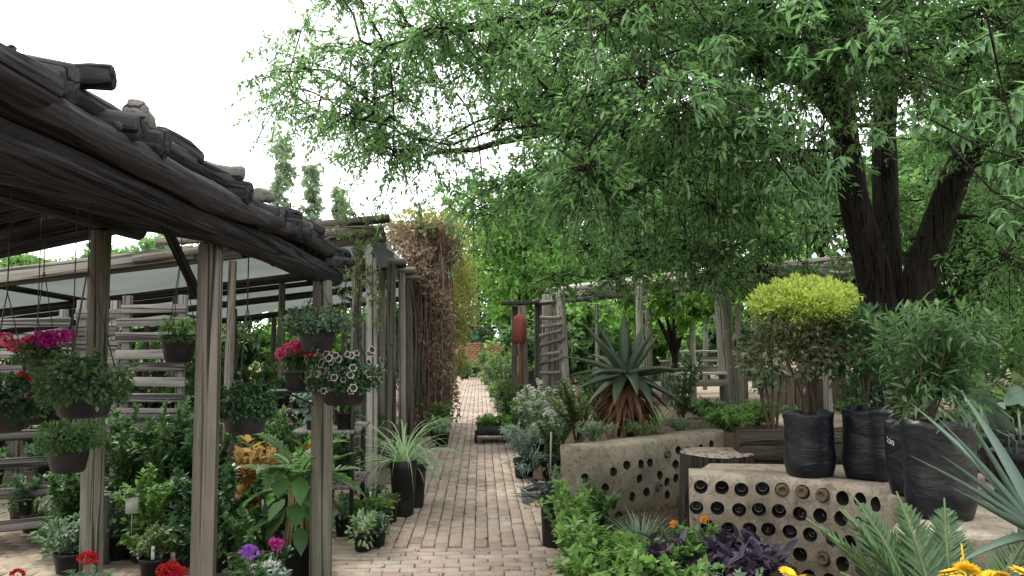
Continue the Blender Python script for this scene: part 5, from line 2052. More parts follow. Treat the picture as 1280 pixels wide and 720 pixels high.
for px, py, Y, lab in [(835, 705, 4.25, 'dark purple leafed plant beside the light green bush'), (905, 690, 4.3, 'dark purple leafed plant in front of the lower bottle holes'), (945, 708, 4.05, 'dark purple leafed plant nearest the cycad')]:
    b = W(px, py, Y)

    def fn(t, b=b, Y=Y):
        A = Acc()
        hh = max(.14, W(px, 680, Y).z - bed_h(b.x, Y))
        sprays(A, None, (0, 0, 0), hh * 1.1, .17, 14, 16, .09, .026, True, .003, .5, .1, .35)
        A.obj('foliage', M['purple'], t)
    bed_plant('purple_plant', lab, 'plant', b.x, Y, fn)
b = W(915, 725, 3.7)
bed_plant('grey_shrub', 'grey leafed low plant at the bottom edge beside the purple leaves', 'plant', b.x, 3.7, f_shrub('grey', .26, .16, 380, .05, .010, 14))

# plants on top of the upper wall, around the aloe
for k, (px, Y, h, w, n, m, lab) in enumerate([
        (740, 6.75, .16, .22, 700, 'grey', 'grey green trailing herb on the left end of the stained wall'),
        (800, 6.95, .13, .22, 600, 'olive', 'low trailing herb on the stained wall right of the aloe skirt'),
        (850, 7.35, .13, .2, 500, 'grey', 'low grey herb on the right part of the stained wall top'),
        (728, 6.25, .55, .10, 500, 'grey', 'grey bushy herb hanging down the left end of the stained wall')]):
    b = W(px, 540, Y)
    z = .76 if k < 3 else .12
    t = thing('trailing_herb', lab, 'plant', (b.x if k < 3 else .66, Y, z))
    f_shrub(m, h, w, n, .04, .006, 22)(t)
b = W(818, 520, 7.8)
t = thing('grass_clump', 'spiky pale grass clump just right of the aloe skirt', 'plant', (b.x, 7.8, .7))
A = Acc()
tuft(A, (0, 0, 0), 60, .34, .012, .9, 1.5, .7, 6, .04)
A.obj('foliage', M['cream'], t)
for k, (px, Y, ptop, w, n, m, lab) in enumerate([
        (905, 9.0, 512, .42, 1500, 'lime', 'bright green low bush behind the stump seat'),
        (945, 9.4, 500, .42, 1500, 'lime', 'bright green low bush behind the dark lying log'),
        (875, 10.4, 498, .35, 900, 'green', 'mid green bush in front of the plank benches'),
        (755, 8.6, 452, .40, 1300, 'green', 'twiggy green shrub left of the big aloe'),
        (720, 9.2, 470, .35, 1100, 'olive', 'olive shrub in front of the grey ladder posts'),
        (850, 9.2, 440, .3, 600, 'dark', 'dark open shrub with crooked stems right of the aloe'),
        (1062, 9.6, 498, .22, 400, 'green', 'small green shrub behind the second grow bag'),
        (1240, 7.5, 395, .5, 1500, 'green', 'green shrub at the right behind the feathery bush'),
        (1225, 5.9, 470, .35, 900, 'olive', 'olive yellow shrub behind the right end of the dark log'),
        (965, 7.0, 410, .16, 420, 'dark', 'slender dark standard tree left of the yellow dome'),
        (1285, 9.0, 370, .5, 1300, 'lime', 'lime green shrub at the right edge below the pale tree'),
        (1003, 8.2, 508, .14, 260, 'lime', 'fresh green low plant behind the leftmost grow bag')]):
    b = W(px, 425, Y)
    h = W(px, ptop, Y).z - bed_h(b.x, Y)
    name = 'standard_tree' if 'standard' in lab else 'shrub'
    t = thing(name, lab, 'shrub', (b.x, Y, bed_h(b.x, Y)))
    if name == 'shrub':
        f_shrub(m, h, w, n, .075, .018, 22, False, 'twig')(t)
    else:
        A = Acc()
        clump(A, (0, 0, h * .8), (.26, .26, .3), 1500, .06, .014, .2, 60)
        A.obj('crown', M[m], t)
        wood_stems(t, 0, [(0, 0, h * .9), (.1, .05, h * .8), (-.1, 0, h * .8), (-.15, .05, h * .7)], .016, 'trunk')

# aloe in tall black pot on the path edge, and hose
b = gp(684, 687)


def tall_bag(label, cat, x, y, r, h, fnn, rot=0, name='potted_plant'):
    t = thing(name, label, cat, (x, y, .006), rot)
    pot_part(t, r, h)
    fnn(t, h)
    return t


def f_strap(mat, n, L, w, e0, e1, bend, thick=0.0, rad=.03):
    def fn(t, h):
        A = Acc()
        for k in range(n):
            az = 2 * PI * k / n * 2.4 + R.uniform(-.3, .3)
            q = k / n
            A.add(*strap((rad * math.cos(az) * (1 - q), rad * math.sin(az) * (1 - q), h * .84), az, e0 + (e1 - e0) * q + R.uniform(-.1, .1), L * R.uniform(.75, 1.1), w * R.uniform(.8, 1.1), bend * R.uniform(.6, 1.3), 8, thick, .4, 1.0, .9))
        A.obj('foliage', M[mat], t, smooth=bool(thick))
    return fn


def f_pot_shrub(mat, h2, w, n, L, Wd, nst=12, fl=None, nf=0, hi=False, flz=.25):
    def fn(t, h):
        A = Acc()
        S = Acc()
        sprays(A, S, (0, 0, h * .82), h2, w, nst, n // nst, L, Wd, hi, .003, .6, .1)
        clump(A, (0, 0, h * .98), (w * .8, w * .8, .05 + .12 * h2), max(30, n // 4), L, Wd, -.15, None, hi, .4)
        A.obj('foliage', M[mat], t)
        S.obj('stem', M['stem'], t)
        if h < .4 and R.random() < .3:
            B = Acc()
            a = R.uniform(-2.4, -.7)
            q = w * .55
            B.add(*boxv((q * math.cos(a), q * math.sin(a), h + .05), (.022, .002, .09), a + PI / 2 + R.uniform(-.4, .4)))
            B.obj('plant_label', M['whitecard'], t)
        if fl:
            put_flowers(t, fl, top_pts(nf, (0, 0, h * .82 + h2 * .45), (w * .85, w * .85, h2 * .55), flz))
    return fn


tall_bag('spiky aloe in a tall black pot on the right edge of the path', 'potted aloe', b.x + .05, b.y + .09, .10, .40, f_strap('aloe', 22, .34, .020, .15, 1.4, .5, .012))
A = Acc()
pts = []
for k in range(90):
    a = k * .45
    pts.append((.17 * math.cos(a) * (1 + .1 * math.sin(k)), .28 * math.sin(a), .03 + .0012 * k + .012 * math.sin(k * 1.7)))
A.add(*tube(pts, .011, 6))
h_ = A.obj('garden_hose', M['hose'], None, (.62, 8.1, .0), (0, 0, -.5), smooth=True)
tag(h_, 'coil of grey hose lying on the path edge behind the potted aloe', 'hose')
t = thing('path_stake', 'thin pale stake standing beside the hose coil', 'stake', (W(688, 560, 8.6).x, 8.6, 0))
A = Acc()
A.add(*tube([(0, 0, 0), (.01, 0, .62)], .012, 6))
A.obj('shaft', M['pale'], t)

# trolley tray on the path
ty = 12.6
a, b = W(597, 552, ty), W(640, 552, ty)
t = thing('plant_trolley', 'black wheeled tray of seedlings standing on the right side of the path', 'trolley', ((a.x + b.x) / 2, ty + .2, .006))
hw = (b.x - a.x) / 2
A = Acc()
for c, s in (((0, 0, .13), (2 * hw, .62, .02)), ((0, -.31, .19), (2 * hw, .02, .14)), ((0, .31, .19), (2 * hw, .02, .14)), ((-hw, 0, .19), (.02, .62, .14)), ((hw, 0, .19), (.02, .62, .14)), ((-.1, -.315, .22), (.012, .03, .14)), ((.1, -.315, .22), (.012, .03, .14))):
    A.add(*boxv(c, s, 0, .003))
A.obj('tray', M['pot'], t)
for sx in (-1, 1):
    for sy in (-1, 1):
        V, Fs = lathe([(.001, -.02), (.06, -.02), (.07, -.012), (.07, .012), (.06, .02), (.001, .02)], 16)
        W_ = Acc()
        W_.add(V, Fs)
        link('wheel', W_.mesh('wheel', M['blacksteel'], True), t, (sx * (hw + .03), sy * .26, .072), (0, PI / 2, 0))
A = Acc()
A.add(*tube([(-hw, -.24, .072), (hw, -.24, .072)], .012, 6))
A.obj('axle', M['steel'], t)
A = Acc()
B = Acc()
for k in range(16):
    x, y = R.uniform(-hw * .85, hw * .85), R.uniform(-.25, .25)
    sprays(A, None, (x, y, .15), .26, .10, 5, 22, .06, .016)
A.obj('seedlings', M['lime'], t)

# plants lining the right of the path, near to far
row = [
    ('silver grey feathery bush in a black pot, nearest of the right path row', 655, 9.4, .13, .22, 'silver', .50, .26, 1500, .07, .007, None, 0),
    ('white flowered dark green bush in a black pot behind the hose coil', 690, 9.3, .14, .24, 'green', .62, .30, 1300, .06, .014, 'white', 26),
    ('tall white flowered bush in front of the ladder posts', 668, 10.6, .14, .24, 'grey', .85, .34, 1500, .06, .013, 'white', 40),
    ('green bush with small white flowers left of the twiggy shrub', 705, 10.4, .14, .24, 'grey', .80, .32, 1300, .06, .013, 'white', 22),
    ('yellow green potted bush under the red parasol', 652, 12.0, .15, .25, 'lime', .62, .32, 1100, .07, .02, None, 0),
    ('narrow green potted bush against the grey path post', 638, 13.4, .13, .24, 'green', .75, .24, 900, .07, .02, None, 0),
    ('olive grassy potted bush, just beyond the grey path post', 628, 15.6, .16, .30, 'olive', .9, .34, 1100, .09, .014, None, 0),
    ('leafy potted bush midway along the far right row', 622, 18.0, .18, .32, 'green', .95, .36, 900, .10, .022, None, 0),
    ('tall yellow green plant rising over the far right row', 624, 20.0, .20, .34, 'lime', 1.25, .45, 1000, .13, .024, None, 0),
    ('grey green rounded plant in the far right row', 614, 22.5, .2, .3, 'grey', .8, .38, 800, .11, .02, None, 0),
    ('pale flowered plant near the far end of the right row', 613, 25.5, .2, .3, 'olive', .85, .45, 800, .13, .03, 'white', 12),
    ('last green bush of the right row before the brick wall', 607, 29.0, .22, .3, 'back', .9, .55, 800, .15, .04, None, 0)]
for lab, px, Y, pr, ph, m, h2, w, n, L, Wd, fl, nf in row:
    b = W(px, 425, Y)
    tall_bag(lab, 'potted plant', b.x + (.12 if Y > 15 else 0), Y, pr, ph, f_pot_shrub(m, h2, w, n, L, Wd, 16, fl, nf))
for lab, px, Y, pr, ph, m, h2, w, n, L, Wd in [
        ('leafy yellow green plant in a dark pot at the foot of the dry creeper', 548, 12.7, .14, .24, 'lime', .42, .2, 600, .08, .022),
        ('small pale plant in a dark pot in front of the dry creeper', 553, 12.2, .12, .2, 'cream', .30, .15, 350, .06, .016),
        ('green bush at the far left end of the path, against the brick wall', 581, 33.0, .2, .3, 'back', .5, .4, 500, .14, .04),
        ('dark low bush at the path end in front of the brick wall', 592, 34.5, .2, .25, 'back', .4, .4, 500, .14, .04)]:
    b = W(px, 425, Y)
    tall_bag(lab, 'potted plant', b.x, Y, pr, ph, f_pot_shrub(m, h2, w, n, L, Wd, 10))

# ================================================================== LEFT: PATH-SIDE POTS
b = gp(502, 648)
tall_bag('fountain like long leafed plant in a tall black pot left of the path', 'potted plant', b.x, b.y + .12, .125, .50, f_strap('cream', 90, .92, .008, .35, 1.5, 2.0), name='strap_leaf_plant')
t = thing('potted_plant', 'round silvery spider plant in a black pot beside the fountain like plant', 'potted plant', (b.x + .06, b.y + .5, .006))
pot_part(t, .13, .40)
A = Acc()
tuft(A, (0, 0, .36), 120, .34, .009, .2, 1.4, 1.7, 7, .05)
A.obj('foliage', M['silver'], t)
pots = [
    ('small pot of pale speckled leaves nearest the round pergola post', 452, 692, .075, .13, 'cream', .20, .13, 260, .05, .014),
    ('small pot of mixed pale leaves, next along from the round pergola post', 470, 686, .07, .12, 'grey', .17, .11, 220, .05, .014),
    ('small pot with yellow green rosette leaves by the path', 452, 668, .075, .14, 'lime', .17, .11, 200, .06, .02),
    ('small black pot with yellow topped plant next to the tall black pot', 476, 664, .07, .16, 'lime', .14, .09, 150, .05, .016),
    ('small black pot of dark leaves behind the yellow topped pot', 462, 652, .075, .16, 'dark', .18, .11, 220, .05, .014),
    ('small pot with a reddish green plant touching the tall black pot', 488, 655, .06, .16, 'olive', .13, .07, 110, .05, .012),
    ('pot of cream edged leaves just behind the round pergola post', 428, 672, .08, .15, 'cream', .24, .14, 320, .05, .013),
    ('pot of grey leaves left behind the round pergola post', 383, 668, .08, .15, 'olive', .28, .16, 320, .05, .013)]
for lab, px, py, pr, ph, m, h2, w, n, L, Wd in pots:
    b = gp(px, py)
    tall_bag(lab, 'potted plant', b.x, b.y + pr, pr, ph, f_pot_shrub(m, h2, w, n, L, Wd, 10, None, 0, True))

# plant stand: two black poles with shelves of plants
t = thing('plant_stand', 'dark narrow plant stand with two thin poles and shelves behind the round post', 'plant stand', (-1.12, 6.9, 0))
for px, Y in ((442, 6.6), (455, 7.3)):
    b = W(px, 425, Y)
    A = Acc()
    A.add(*tube([(b.x + 1.12, Y - 6.9, 0), (b.x + 1.12, Y - 6.9, 1.75)], .018, 8))
    A.obj('upright', M['blacksteel'], t)
for z in (.42, .86):
    A = Acc()
    for k in range(5):
        A.add(*boxv((-.12, -.32 + k * .16, z), (.52, .12, .025), 0, .004))
    A.obj('shelf', M['slat'], t)
for k, (dx, dy, z, m, h2, lab) in enumerate([
        (-.22, -.25, .875, 'silver', .2, 'silver leafed plant on the upper shelf of the dark stand, left'),
        (.02, -.22, .875, 'green', .24, 'green leafed plant on the upper shelf of the dark stand, right front'),
        (-.08, .15, .875, 'bronze', .24, 'bronze leafed plant on the upper shelf of the dark stand, rear'),
        (-.25, -.25, .435, 'lime', .2, 'bright green plant on the lower shelf of the dark stand, left'),
        (.0, -.1, .435, 'dark', .2, 'dark leafed plant on the lower shelf of the dark stand, right')]):
    q = thing('potted_plant', lab, 'potted plant', (-1.12 + dx, 6.9 + dy, z))
    pot_part(q, .085, .14)
    f_pot_shrub(m, h2, .14, 320, .06, .017, 10, None, 0, True)(q, .14)
    if k == 3:
        put_flowers(q, 'marigold', [(0, -.03, .3), (.04, 0, .28)], 1.1)

# fern with tall stems in a black pot, nearest on the left
b = gp(366, 733)
t = thing('potted_fern', 'large leafy fern on pale stems in a black pot left of the round post', 'potted fern', (b.x - .02, b.y + .2, .006))
pot_part(t, .17, .24)
A = Acc()
S = Acc()
ST = Acc()
for k in range(20):
    az = 2 * PI * k / 20 * 3.3 + R.uniform(-.2, .2)
    frond((.05 * math.cos(az), .05 * math.sin(az), .55 + R.uniform(-.05, .2)), az, R.uniform(.2, 1.2), R.uniform(.3, .52), R.uniform(.7, 1.6), .10, .016, 20, A, S, .35)
for k in range(12):
    az = R.uniform(0, 2 * PI)
    ST.add(*tube([(.09 * math.cos(az), .09 * math.sin(az), .2), (.06 * math.cos(az), .06 * math.sin(az), .45), (.05 * math.cos(az), .05 * math.sin(az), .72)], [.012, .010, .007], 6))
for k in range(26):
    az = R.uniform(0, 2 * PI)
    z = R.uniform(.35, .7)
    q = R.uniform(.08, .2)
    A.add(*leaves([(q * math.cos(az), q * math.sin(az), z)], [(math.cos(az), math.sin(az), R.uniform(-.9, -.1))], [(0, 0, 1)], R.uniform(.14, .24), R.uniform(.05, .08), .15, .3, True))
A.obj('frond', M['fern'], t)
S.obj('midrib', M['stem'], t)
ST.obj('stem', M['palestem'], t, smooth=True)

for lab, x, y, pr, ph, m, h2, w, n, L, Wd in [
        ('croton with large orange brown leaves behind the fern', -1.75, 6.5, .14, .26, 'orange', .60, .22, 230, .12, .028),
        ('reddish leafed shrub right behind the tall pallet', -2.45, 7.0, .14, .26, 'bronze', .8, .26, 500, .10, .018),
        ('dense dark green shrub behind the squared pergola post', -1.82, 5.8, .15, .25, 'dark', .52, .30, 1100, .07, .022),
        ('dark green shrub left of the squared pergola post', -2.05, 5.95, .15, .22, 'dark', .50, .26, 1000, .06, .02),
        ('lime tipped shrub in a black pot with a white tag', -2.42, 6.05, .14, .21, 'lime', .48, .20, 900, .05, .017),
        ('tall green shrub beside the dark round pergola post', -2.95, 6.9, .15, .25, 'green', .85, .32, 1200, .07, .02),
        ('cream edged shrub in a black pot, left of the white tagged pot', -2.66, 6.1, .13, .2, 'grey', .34, .2, 700, .05, .016),
        ('bushy green plant on the paving between the fern and the squared post', -1.52, 5.5, .11, .16, 'green', .34, .2, 700, .055, .018),
        ('dark leafy plant behind the fern pot, near the round front post', -1.42, 6.15, .12, .2, 'dark', .42, .22, 700, .06, .02),
        ('low olive leafed plant in front of the dark shrubs by the squared post', -2.2, 5.62, .10, .13, 'olive', .22, .17, 500, .05, .014),
        ('low grey leafed plant right of the foot of the dark round post', -2.82, 5.75, .11, .14, 'grey', .26, .2, 600, .05, .013),
        ('leafy green plant right behind the dark round pergola post', -3.05, 6.2, .13, .2, 'green', .5, .24, 900, .065, .02),
        ('tall green shrub behind the orange leafed croton', -1.95, 7.25, .15, .25, 'green', .85, .3, 1000, .07, .02),
        ('light green shrub behind the dark plant stand', -1.5, 7.7, .15, .25, 'lime', .6, .26, 800, .07, .02),
        ('dark shrub behind the foot of the tall pallet', -2.75, 7.75, .15, .25, 'dark', .75, .3, 900, .075, .022),
        ('green shrub at the back of the tiered staging', -3.4, 7.75, .15, .25, 'green', .75, .3, 900, .07, .02),
        ('bushy mid green shrub in front of the tall pallet', -2.55, 6.7, .15, .25, 'green', .95, .28, 1100, .07, .02),
        ('dark broad leafed shrub in front of the pallet foot', -2.2, 6.6, .15, .25, 'dark', .72, .28, 900, .08, .026)]:
    t = thing('potted_shrub', lab, 'potted plant', (x, y, .004))
    pot_part(t, pr, ph)
    f_pot_shrub(m, h2, w, int(n * 1.4), L, Wd, 18, None, 0, True)(t, ph)
    if 'white tag' in lab and 'left of' not in lab:
        A = Acc()
        A.add(*boxv((.05, -pr * .93, ph * .55), (.035, .004, .06), .3))
        A.obj('price_tag', M['whitecard'], t)
        A = Acc()
        A.add(*boxv((-.05, -.17, .42), (.085, .004, .11), .1))
        A.add(*tube([(-.05, -.165, .2), (-.05, -.165, .37)], .003, 5))
        A.obj('plant_label', M['dullcard'], t)
t = thing('plant_stake', 'thin white stake against the squared pergola post', 'stake', (-1.66, 4.9, 0))
A = Acc()
A.add(*tube([(0, 0, 0), (.005, 0, .66)], .006, 6))
A.obj('shaft', M['whitecard'], t)

# grassy border pots on the far left
for k, (px, py, m, lab) in enumerate([
        (35, 668, 'grey', 'low pot of grey leaves at the left foot of the staging'),
        (58, 680, 'cream', 'grassy pot with pale seed heads left of the dark post, outer one'),
        (82, 684, 'grey', 'grassy pot with pale seed heads left of the dark post, middle one'),
        (104, 676, 'cream', 'grassy pot with pale seed heads touching the dark post'),
        (20, 660, 'dark', 'dark leafed pot at the far left edge below the staging')]):
    b = gp(px, py)
    t = thing('potted_grass', lab, 'potted plant', (b.x, b.y + .1, .004))
    pot_part(t, .11, .15)
    A = Acc()
    tuft(A, (0, 0, .12), 46, .26, .010, .4, 1.4, 1.2, 6, .07)
    A.obj('foliage', M['fern' if m != 'grey' else 'green'], t)
    A = Acc()
    sprays(A, None, (0, 0, .14), .34, .15, 12, 22, .03, .009)
    A.obj('seed_heads', M[m], t)
t = stump('narrow upright grey stump leaning by the dark pergola post', W(115, 690, 5.9).x, 5.95, 0, .075, .48, 1.25, 'post')

# staged plants on the left staging and inside the shade house
st = [(-3.95, 6.35, .23), (-3.6, 6.55, .23), (-3.3, 6.75, .23), (-3.15, 6.55, .03), (-4.0, 6.75, .43), (-3.65, 6.95, .43), (-4.1, 7.0, .63), (-3.75, 7.2, .63), (-4.2, 7.25, .82), (-3.85, 7.42, .82)]
sl = ['foremost left', 'foremost middle', 'foremost right', 'ground', 'second tier left', 'second tier right', 'third tier left', 'third tier right', 'top tier left', 'top tier right']
for k, (x, y, z) in enumerate(st):
    lab = 'dark potted plant on the grey tiered staging, ' + sl[k] if k != 3 else 'dark potted plant on the ground at the right foot of the staging'
    t = thing('potted_plant', lab, 'potted plant', (x, y, z + .0))
    pot_part(t, .085, .13)
    f_pot_shrub(['green', 'dark', 'grey', 'olive'][k % 4], .2, .15, 300, .05, .014, 9)(t, .13)

# two long tables of nursery stock in the shade house
for k, (x, y, w, lab) in enumerate([(-2.15, 10.6, 1.2, 'nursery table nearest the path inside the shade house'), (-4.6, 10.4, 2.2, 'long nursery table in the middle of the shade house'), (-3.4, 13.6, 3.0, 'long nursery table at the back of the shade house')]):
    t = thing('nursery_table', lab, 'table', (x, y, 0))
    for m in range(6):
        plank('slat', (-w / 2, -.4 + m * .16, .72), (w / 2, -.4 + m * .16, .72), .12, .025, M['slat'], t, (0, 0, 0), (0, 0, 1))
    for sx in (-1, 1):
        for sy in (-.36, .36):
            plank('leg', (sx * (w / 2 - .08), sy, 0), (sx * (w / 2 - .08), sy, .705), .07, .06, M['pale'], t, (0, 0, 0))
    nn = int(w / .27)
    for m in range(nn):
        for r_ in range(2):
            mat = R.choice(['green', 'lime', 'grey', 'dark', 'olive', 'green'])
            q = thing('potted_plant', 'small potted plant standing on the ' + ['nursery table nearest the path', 'middle nursery table', 'nursery table farthest back'][k], 'potted plant', (x - w / 2 + .16 + m * .27, y - .22 + r_ * .4, .735), 0, 'pots on the ' + ['nearest', 'middle', 'farthest'][k] + ' nursery table')
            pot_part(q, .08, .13)
            f_pot_shrub(mat, R.uniform(.18, .4), .14, 170, .07, .018, 8)(q, .13)
# leafy stock standing on the floor of the shade house
FL = [(-1.75, 8.2, 'green', .55), (-1.95, 9.4, 'lime', .5), (-2.5, 8.9, 'green', .8), (-3.1, 8.9, 'olive', .7), (-3.7, 8.6, 'green', .8), (-4.4, 8.9, 'lime', .6), (-5.2, 8.8, 'green', .8), (-5.9, 9.2, 'dark', .9), (-1.7, 12.2, 'green', .7), (-2.2, 12.6, 'lime', .8), (-6.8, 9.0, 'green', .8), (-4.9, 7.9, 'olive', .6), (-5.6, 7.6, 'green', .6), (-1.55, 11.2, 'lime', .5)]
FN = ['nearest the path poles', 'second from the path poles', 'third from the path', 'fourth from the path', 'in the middle of the front row', 'left of the middle of the front row', 'fifth from the left', 'fourth from the left', 'far back beside the path poles', 'far back, second from the path poles', 'third from the left', 'second from the left', 'leftmost in the front row', 'beside the third path pole']
for (x, y, m, h2), lab in zip(FL, FN):
    t = thing('potted_shrub', 'leafy nursery shrub on the shade house floor, ' + lab, 'potted plant', (x, y, 0))
    pot_part(t, .15, .25)
    f_pot_shrub(m, h2, .32, 700, .085, .022, 14)(t, .25)
for k in range(22):
    x, y = R.uniform(-8.2, -1.8), R.uniform(12.2, 17.5)
    if abs(y - 13.6) < .7 and x > -5.2:
        y += 1.6
    m = R.choice(['green', 'dark', 'green', 'lime', 'olive'])
    t = thing('potted_shrub', 'leafy shrub in a black pot in the crowded back rows of the shade house', 'potted plant', (x, y, 0), 0, 'shrubs in the back rows of the shade house')
    pot_part(t, .17, .28)
    f_pot_shrub(m, R.uniform(.7, 1.3), .42, 620, .11, .03, 13)(t, .28)
# leafy twig climbing the first roadside pole
b = W(447, 425, 8.5)
t = thing('climbing_twig', 'thin leafy twig growing up in front of the pale roadside pole', 'plant', (b.x, 8.5, 0))
A = Acc()
S = Acc()
pts = np.array([(0, 0, 0), (.02, 0, 1.0), (-.02, .02, 1.9), (.03, 0, 2.5), (.1, 0, 2.95)])
S.add(*tube(pts, [.014, .012, .01, .007, .004], 6))
for k in range(34):
    z = R.uniform(1.6, 3.0)
    a = R.uniform(0, 2 * PI)
    S.add(*tube([(0.02, 0, z - .1), (.12 * math.cos(a), .12 * math.sin(a), z)], [.004, .002], 4))
    clump(A, (.15 * math.cos(a), .15 * math.sin(a), z), (.09, .09, .08), 26, .07, .012, .1, 4)
S.obj('stem', M['twig'], t)
A.obj('foliage', M['olive'], t)


# ================================================================== HANGING BASKETS
def basket(label, px, py, Y, pw, ph, roof=None, name='hanging_basket'):
    """a bowl pot on three wires; (px, py) is the bottom of the pot"""
    b = W(px, py, Y)
    t = thing(name, label, 'hanging basket', tuple(b))
    r, h = pw / 2 / F * Y, ph / F * Y
    pot_part(t, r, h, 'pot', (0, 0, 0), 'pot', True)
    zr = (roof or 2.2) - b.z
    A = Acc()
    for k in range(3):
        a = 2 * PI * k / 3 + .5
        A.add(*tube([(r * math.cos(a), r * math.sin(a), h * .95), (r * .12 * math.cos(a), r * .12 * math.sin(a), h + min(.45, (zr - h) * .7)), (0, 0, h + min(.5, (zr - h) * .75))], .003, 4))
    A.add(*tube([(0, 0, h + min(.5, (zr - h) * .75)), (0, 0, zr)], .0035, 4))
    A.obj('hanger', M['wire'], t)
    return t, r, h


def trail(t, r, h, mat, w, up, down, n, L, Wd, hi=True):
    A = Acc()
    S = Acc()
    n, L, Wd = int(n * 1.7), L * .78, Wd * .78
    sprays(A, S, (0, 0, h * .82), up, w, 26, n // 52, L, Wd, hi, .002, 1.0, .1)
    m = n // 2
    a = G.uniform(0, 2 * PI, m)
    q = G.uniform(.75, 1.0, m)
    z = G.uniform(-1, .55, m)
    k = np.maximum(0, np.abs(np.sin(a * 3.5 + 1)) * .6 + .4)
    P = np.stack([np.cos(a) * w * q * (1 - .12 * np.abs(z)), np.sin(a) * w * q * (1 - .12 * np.abs(z)), h * .9 + np.where(z < 0, z * down * k, z * up * .8)], -1)
    D = np.stack([np.cos(a), np.sin(a), G.uniform(-1.0, .5, m)], -1) + rdir(m) * .6
    A.add(*leaves(P, D, rdir(m) * .5 + [0, 0, 1], L * G.uniform(.6, 1.2, m), Wd * G.uniform(.7, 1.2, m), .2, .25, hi))
    A.obj('foliage', M[mat], t)
    S.obj('stem', M['stem'], t)


t, r, h = basket('largest hanging basket of small leaved green foliage, in front of the dark round post', 104, 521, 3.7, 74, 46, 2.35)
trail(t, r, h, 'leafgrey', .20, .17, .10, 1700, .034, .013)
t, r, h = basket('small basket with a rounded bright plant, hanging alone left of the squared post', 223, 453, 5.3, 42, 34, 2.45)
trail(t, r, h, 'lime', .125, .17, .03, 1000, .032, .007)
t, r, h = basket('low hanging basket with fine green foliage, below the largest basket', 85, 590, 4.6, 50, 42, 2.45)
trail(t, r, h, 'fern', .17, .15, .05, 1300, .036, .008)
t, r, h = basket('high basket of pale flecked foliage hanging on the round front post', 396, 441, 5.05, 48, 40, 2.05)
trail(t, r, h, 'grey', .21, .14, .05, 1700, .032, .011)
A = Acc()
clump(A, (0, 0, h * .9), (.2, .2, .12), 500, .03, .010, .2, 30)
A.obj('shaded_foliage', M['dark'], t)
t, r, h = basket('basket of black and cream petunias hanging at the right of the round front post', 430, 506, 4.85, 62, 40, 2.05)
trail(t, r, h, 'dark', .225, .15, .10, 1500, .035, .013)
put_flowers(t, 'petunia', [(.245 * math.cos(a) * q, .245 * math.sin(a) * q, h * .85 + z) for a, q, z in [(R.uniform(-PI, PI * .1), R.uniform(.7, 1.05), R.uniform(-.07, .17)) for _ in range(66)]], 1.0, 'petunia_eye')
for o in t.children:
    if o.name.startswith('blossom'):
        v = Vector((o.location.x, o.location.y, .08))
        o.rotation_euler = v.to_track_quat('Z', 'Y').to_euler()
t, r, h = basket('basket of dark trailing foliage hanging just right of the squared front post', 306, 541, 4.3, 58, 36, 2.1)
trail(t, r, h, 'dark', .155, .16, .06, 1500, .034, .011)
t, r, h = basket('small basket of bright magenta flowers on the far left, behind the largest basket', 50, 470, 4.9, 34, 26, 2.4)
trail(t, r, h, 'green', .15, .10, .03, 700, .035, .014)
put_flowers(t, 'magenta', [(R.uniform(0, .2), R.uniform(-.1, .1), h + .09 + R.uniform(-.02, .03)) for _ in range(13)])
put_flowers(t, 'geranium_pink', [(R.uniform(-.2, .02), R.uniform(-.1, .1), h + .07 + R.uniform(-.04, .03)) for _ in range(10)])
t, r, h = basket('basket of coral pink flowers on the far left, below the magenta one', 42, 530, 5.0, 50, 26, 2.4)
trail(t, r, h, 'dark', .18, .09, .04, 700, .035, .014)
put_flowers(t, 'pale_pink', top_pts(26, (0, 0, h), (.19, .17, .10), .3))
t, r, h = basket('dark basket with red flowers cut by the left edge of the view', 2, 540, 3.9, 60, 40, 2.3)
trail(t, r, h, 'dark', .19, .18, .08, 1000, .04, .016)
put_flowers(t, 'geranium_red', top_pts(6, (0, 0, h + .02), (.16, .15, .11), .2), .45)

# flower pot on a bracket tray at the round post
b = W(372, 487, 5.25)
t = thing('bracket_shelf', 'thin black tray bracket fixed to the round front post', 'shelf', tuple(b))
A = Acc()
A.add(*boxv((.0, 0, -.008), (.36, .16, .014), 0, .003))
A.add(*tube([(.17, .06, -.01), (.17, .06, -.15)], .008, 6))
A.add(*tube([(-.1, .05, -.012), (.17, .06, -.14)], .006, 6))
A.obj('tray', M['blacksteel'], t)
t = thing('potted_geranium', 'pot of deep pink geraniums standing on the black bracket tray', 'potted plant', (b.x - .01, 5.25, b.z + .001))
pot_part(t, .078, .125)
f_pot_shrub('green', .13, .11, 420, .04, .017, 12, None, 0, True)(t, .125)
put_flowers(t, 'geranium_pink', top_pts(15, (0, 0, .19), (.13, .1, .09), .35))

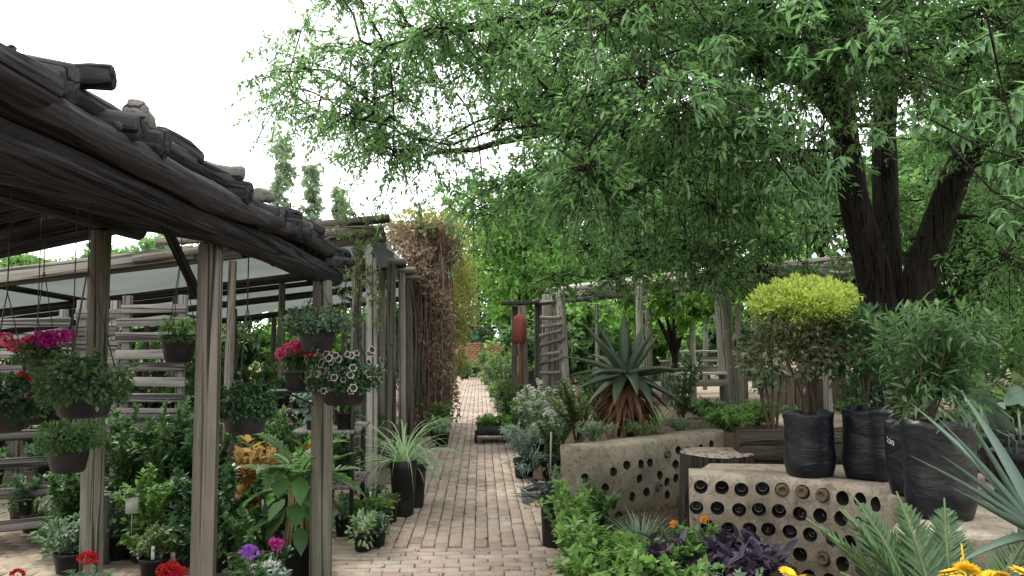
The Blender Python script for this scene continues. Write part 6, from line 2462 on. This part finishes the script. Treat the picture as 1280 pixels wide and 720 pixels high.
# flowers at the bottom left
for k, (px, py, Y, kind, nf, m, fpx, lab) in enumerate([
        (212, 735, 4.3, 'geranium_red', 6, 'grey', [(205, 714), (215, 710), (226, 715), (210, 718), (220, 719)], 'pot of vivid red geraniums at the bottom edge, left of the squared post'),
        (312, 715, 4.75, 'violet', 3, 'green', [(308, 690), (314, 691), (311, 687)], 'violet flowered plant between the squared post and the fern pot'),
        (112, 735, 4.4, 'geranium_red', 2, 'grey', [(106, 699), (112, 697)], 'single red geranium on a stalk beside the dark round post'),
        (344, 700, 5.0, 'magenta', 2, 'dark', [(342, 678), (347, 681)], 'small magenta flowered plant tucked beside the fern pot'),
        (30, 740, 4.4, 'geranium_red', 2, 'olive', [(22, 718), (131, 719)], 'low plant with tiny red flowers at the bottom left corner')]):
    g = W(px, py, Y)
    t = thing('flower_pot', lab, 'flowers', (g.x, Y, .005))
    pot_part(t, .10, .15)
    zz = W(px, fpx[0][1], Y).z
    f_pot_shrub(m, max(.08, zz - .16), .13, 380, .045, .017, 12, None, 0, True)(t, .15)
    S = Acc()
    pts = []
    for a, c in fpx[:1] if k == 4 else fpx:
        p = W(a, c, Y - .05) - Vector((g.x, Y, .005))
        pts.append(tuple(p))
        S.add(*tube([(p.x * .3, p.y * .3, .13), p], .0025, 4))
    S.obj('flower_stalk', M['stem'], t)
    put_flowers(t, kind, pts, .95)
g = W(328, 735, 4.8)
t = thing('flower_pot', 'pot of white leafed dusty miller at the bottom edge left of the fern pot', 'flowers', (g.x, 4.8, .005))
pot_part(t, .1, .15)
f_pot_shrub('silver', .16, .14, 420, .05, .014, 12, 'white', 6, True)(t, .15)

# ================================================================== LIGHT
w = bpy.data.worlds.new('World')
sc.world = w
w.use_nodes = True
nt = w.node_tree
nt.nodes.clear()
wo = nt.nodes.new('ShaderNodeOutputWorld')
SUN_EL, SUN_AZ = math.radians(56), math.radians(-38)      # azimuth from +Y towards +X
sky = nd(nt, 'ShaderNodeTexSky', sky_type='NISHITA', sun_disc=False, sun_elevation=SUN_EL, sun_rotation=SUN_AZ, air_density=1.5, dust_density=4.0)
bg1 = nd(nt, 'ShaderNodeBackground')
bg1.inputs[1].default_value = 0.12
nt.links.new(sky.outputs[0], bg1.inputs[0])
# thin bright cloud cover over the blue
tc = nd(nt, 'ShaderNodeTexCoord')
cn = noi(nt, tc.outputs['Generated'], 2.2, 6.0, .6, .4)
cc = ramp(nt, [(.3, (.86, .93, .96)), (.6, (1.0, 1.0, 1.0))], cn)
bg2 = nd(nt, 'ShaderNodeBackground')
nt.links.new(cc.outputs[0], bg2.inputs[0])
bg2.inputs[1].default_value = 3.3
mx = nd(nt, 'ShaderNodeMixShader')
mx.inputs[0].default_value = .82
nt.links.new(bg1.outputs[0], mx.inputs[1])
nt.links.new(bg2.outputs[0], mx.inputs[2])
nt.links.new(mx.outputs[0], wo.inputs[0])
sun = bpy.data.lights.new('sun', 'SUN')
sun.energy = 3.6
sun.angle = math.radians(9)
sun.color = (1.0, .95, .86)
so = bpy.data.objects.new('sun', sun)
C.objects.link(so)
dv = Vector((math.sin(SUN_AZ) * math.cos(SUN_EL), math.cos(SUN_AZ) * math.cos(SUN_EL), math.sin(SUN_EL)))
so.rotation_euler = dv.to_track_quat('Z', 'Y').to_euler()
so.location = dv * 50

sc.view_settings.view_transform = 'Standard'
sc.view_settings.look = 'None'
sc.view_settings.exposure = 0
sc.view_settings.gamma = 1
sc.cycles.max_bounces = 8
sc.cycles.diffuse_bounces = 4
sc.cycles.transmission_bounces = 4
sc.cycles.use_denoising = True
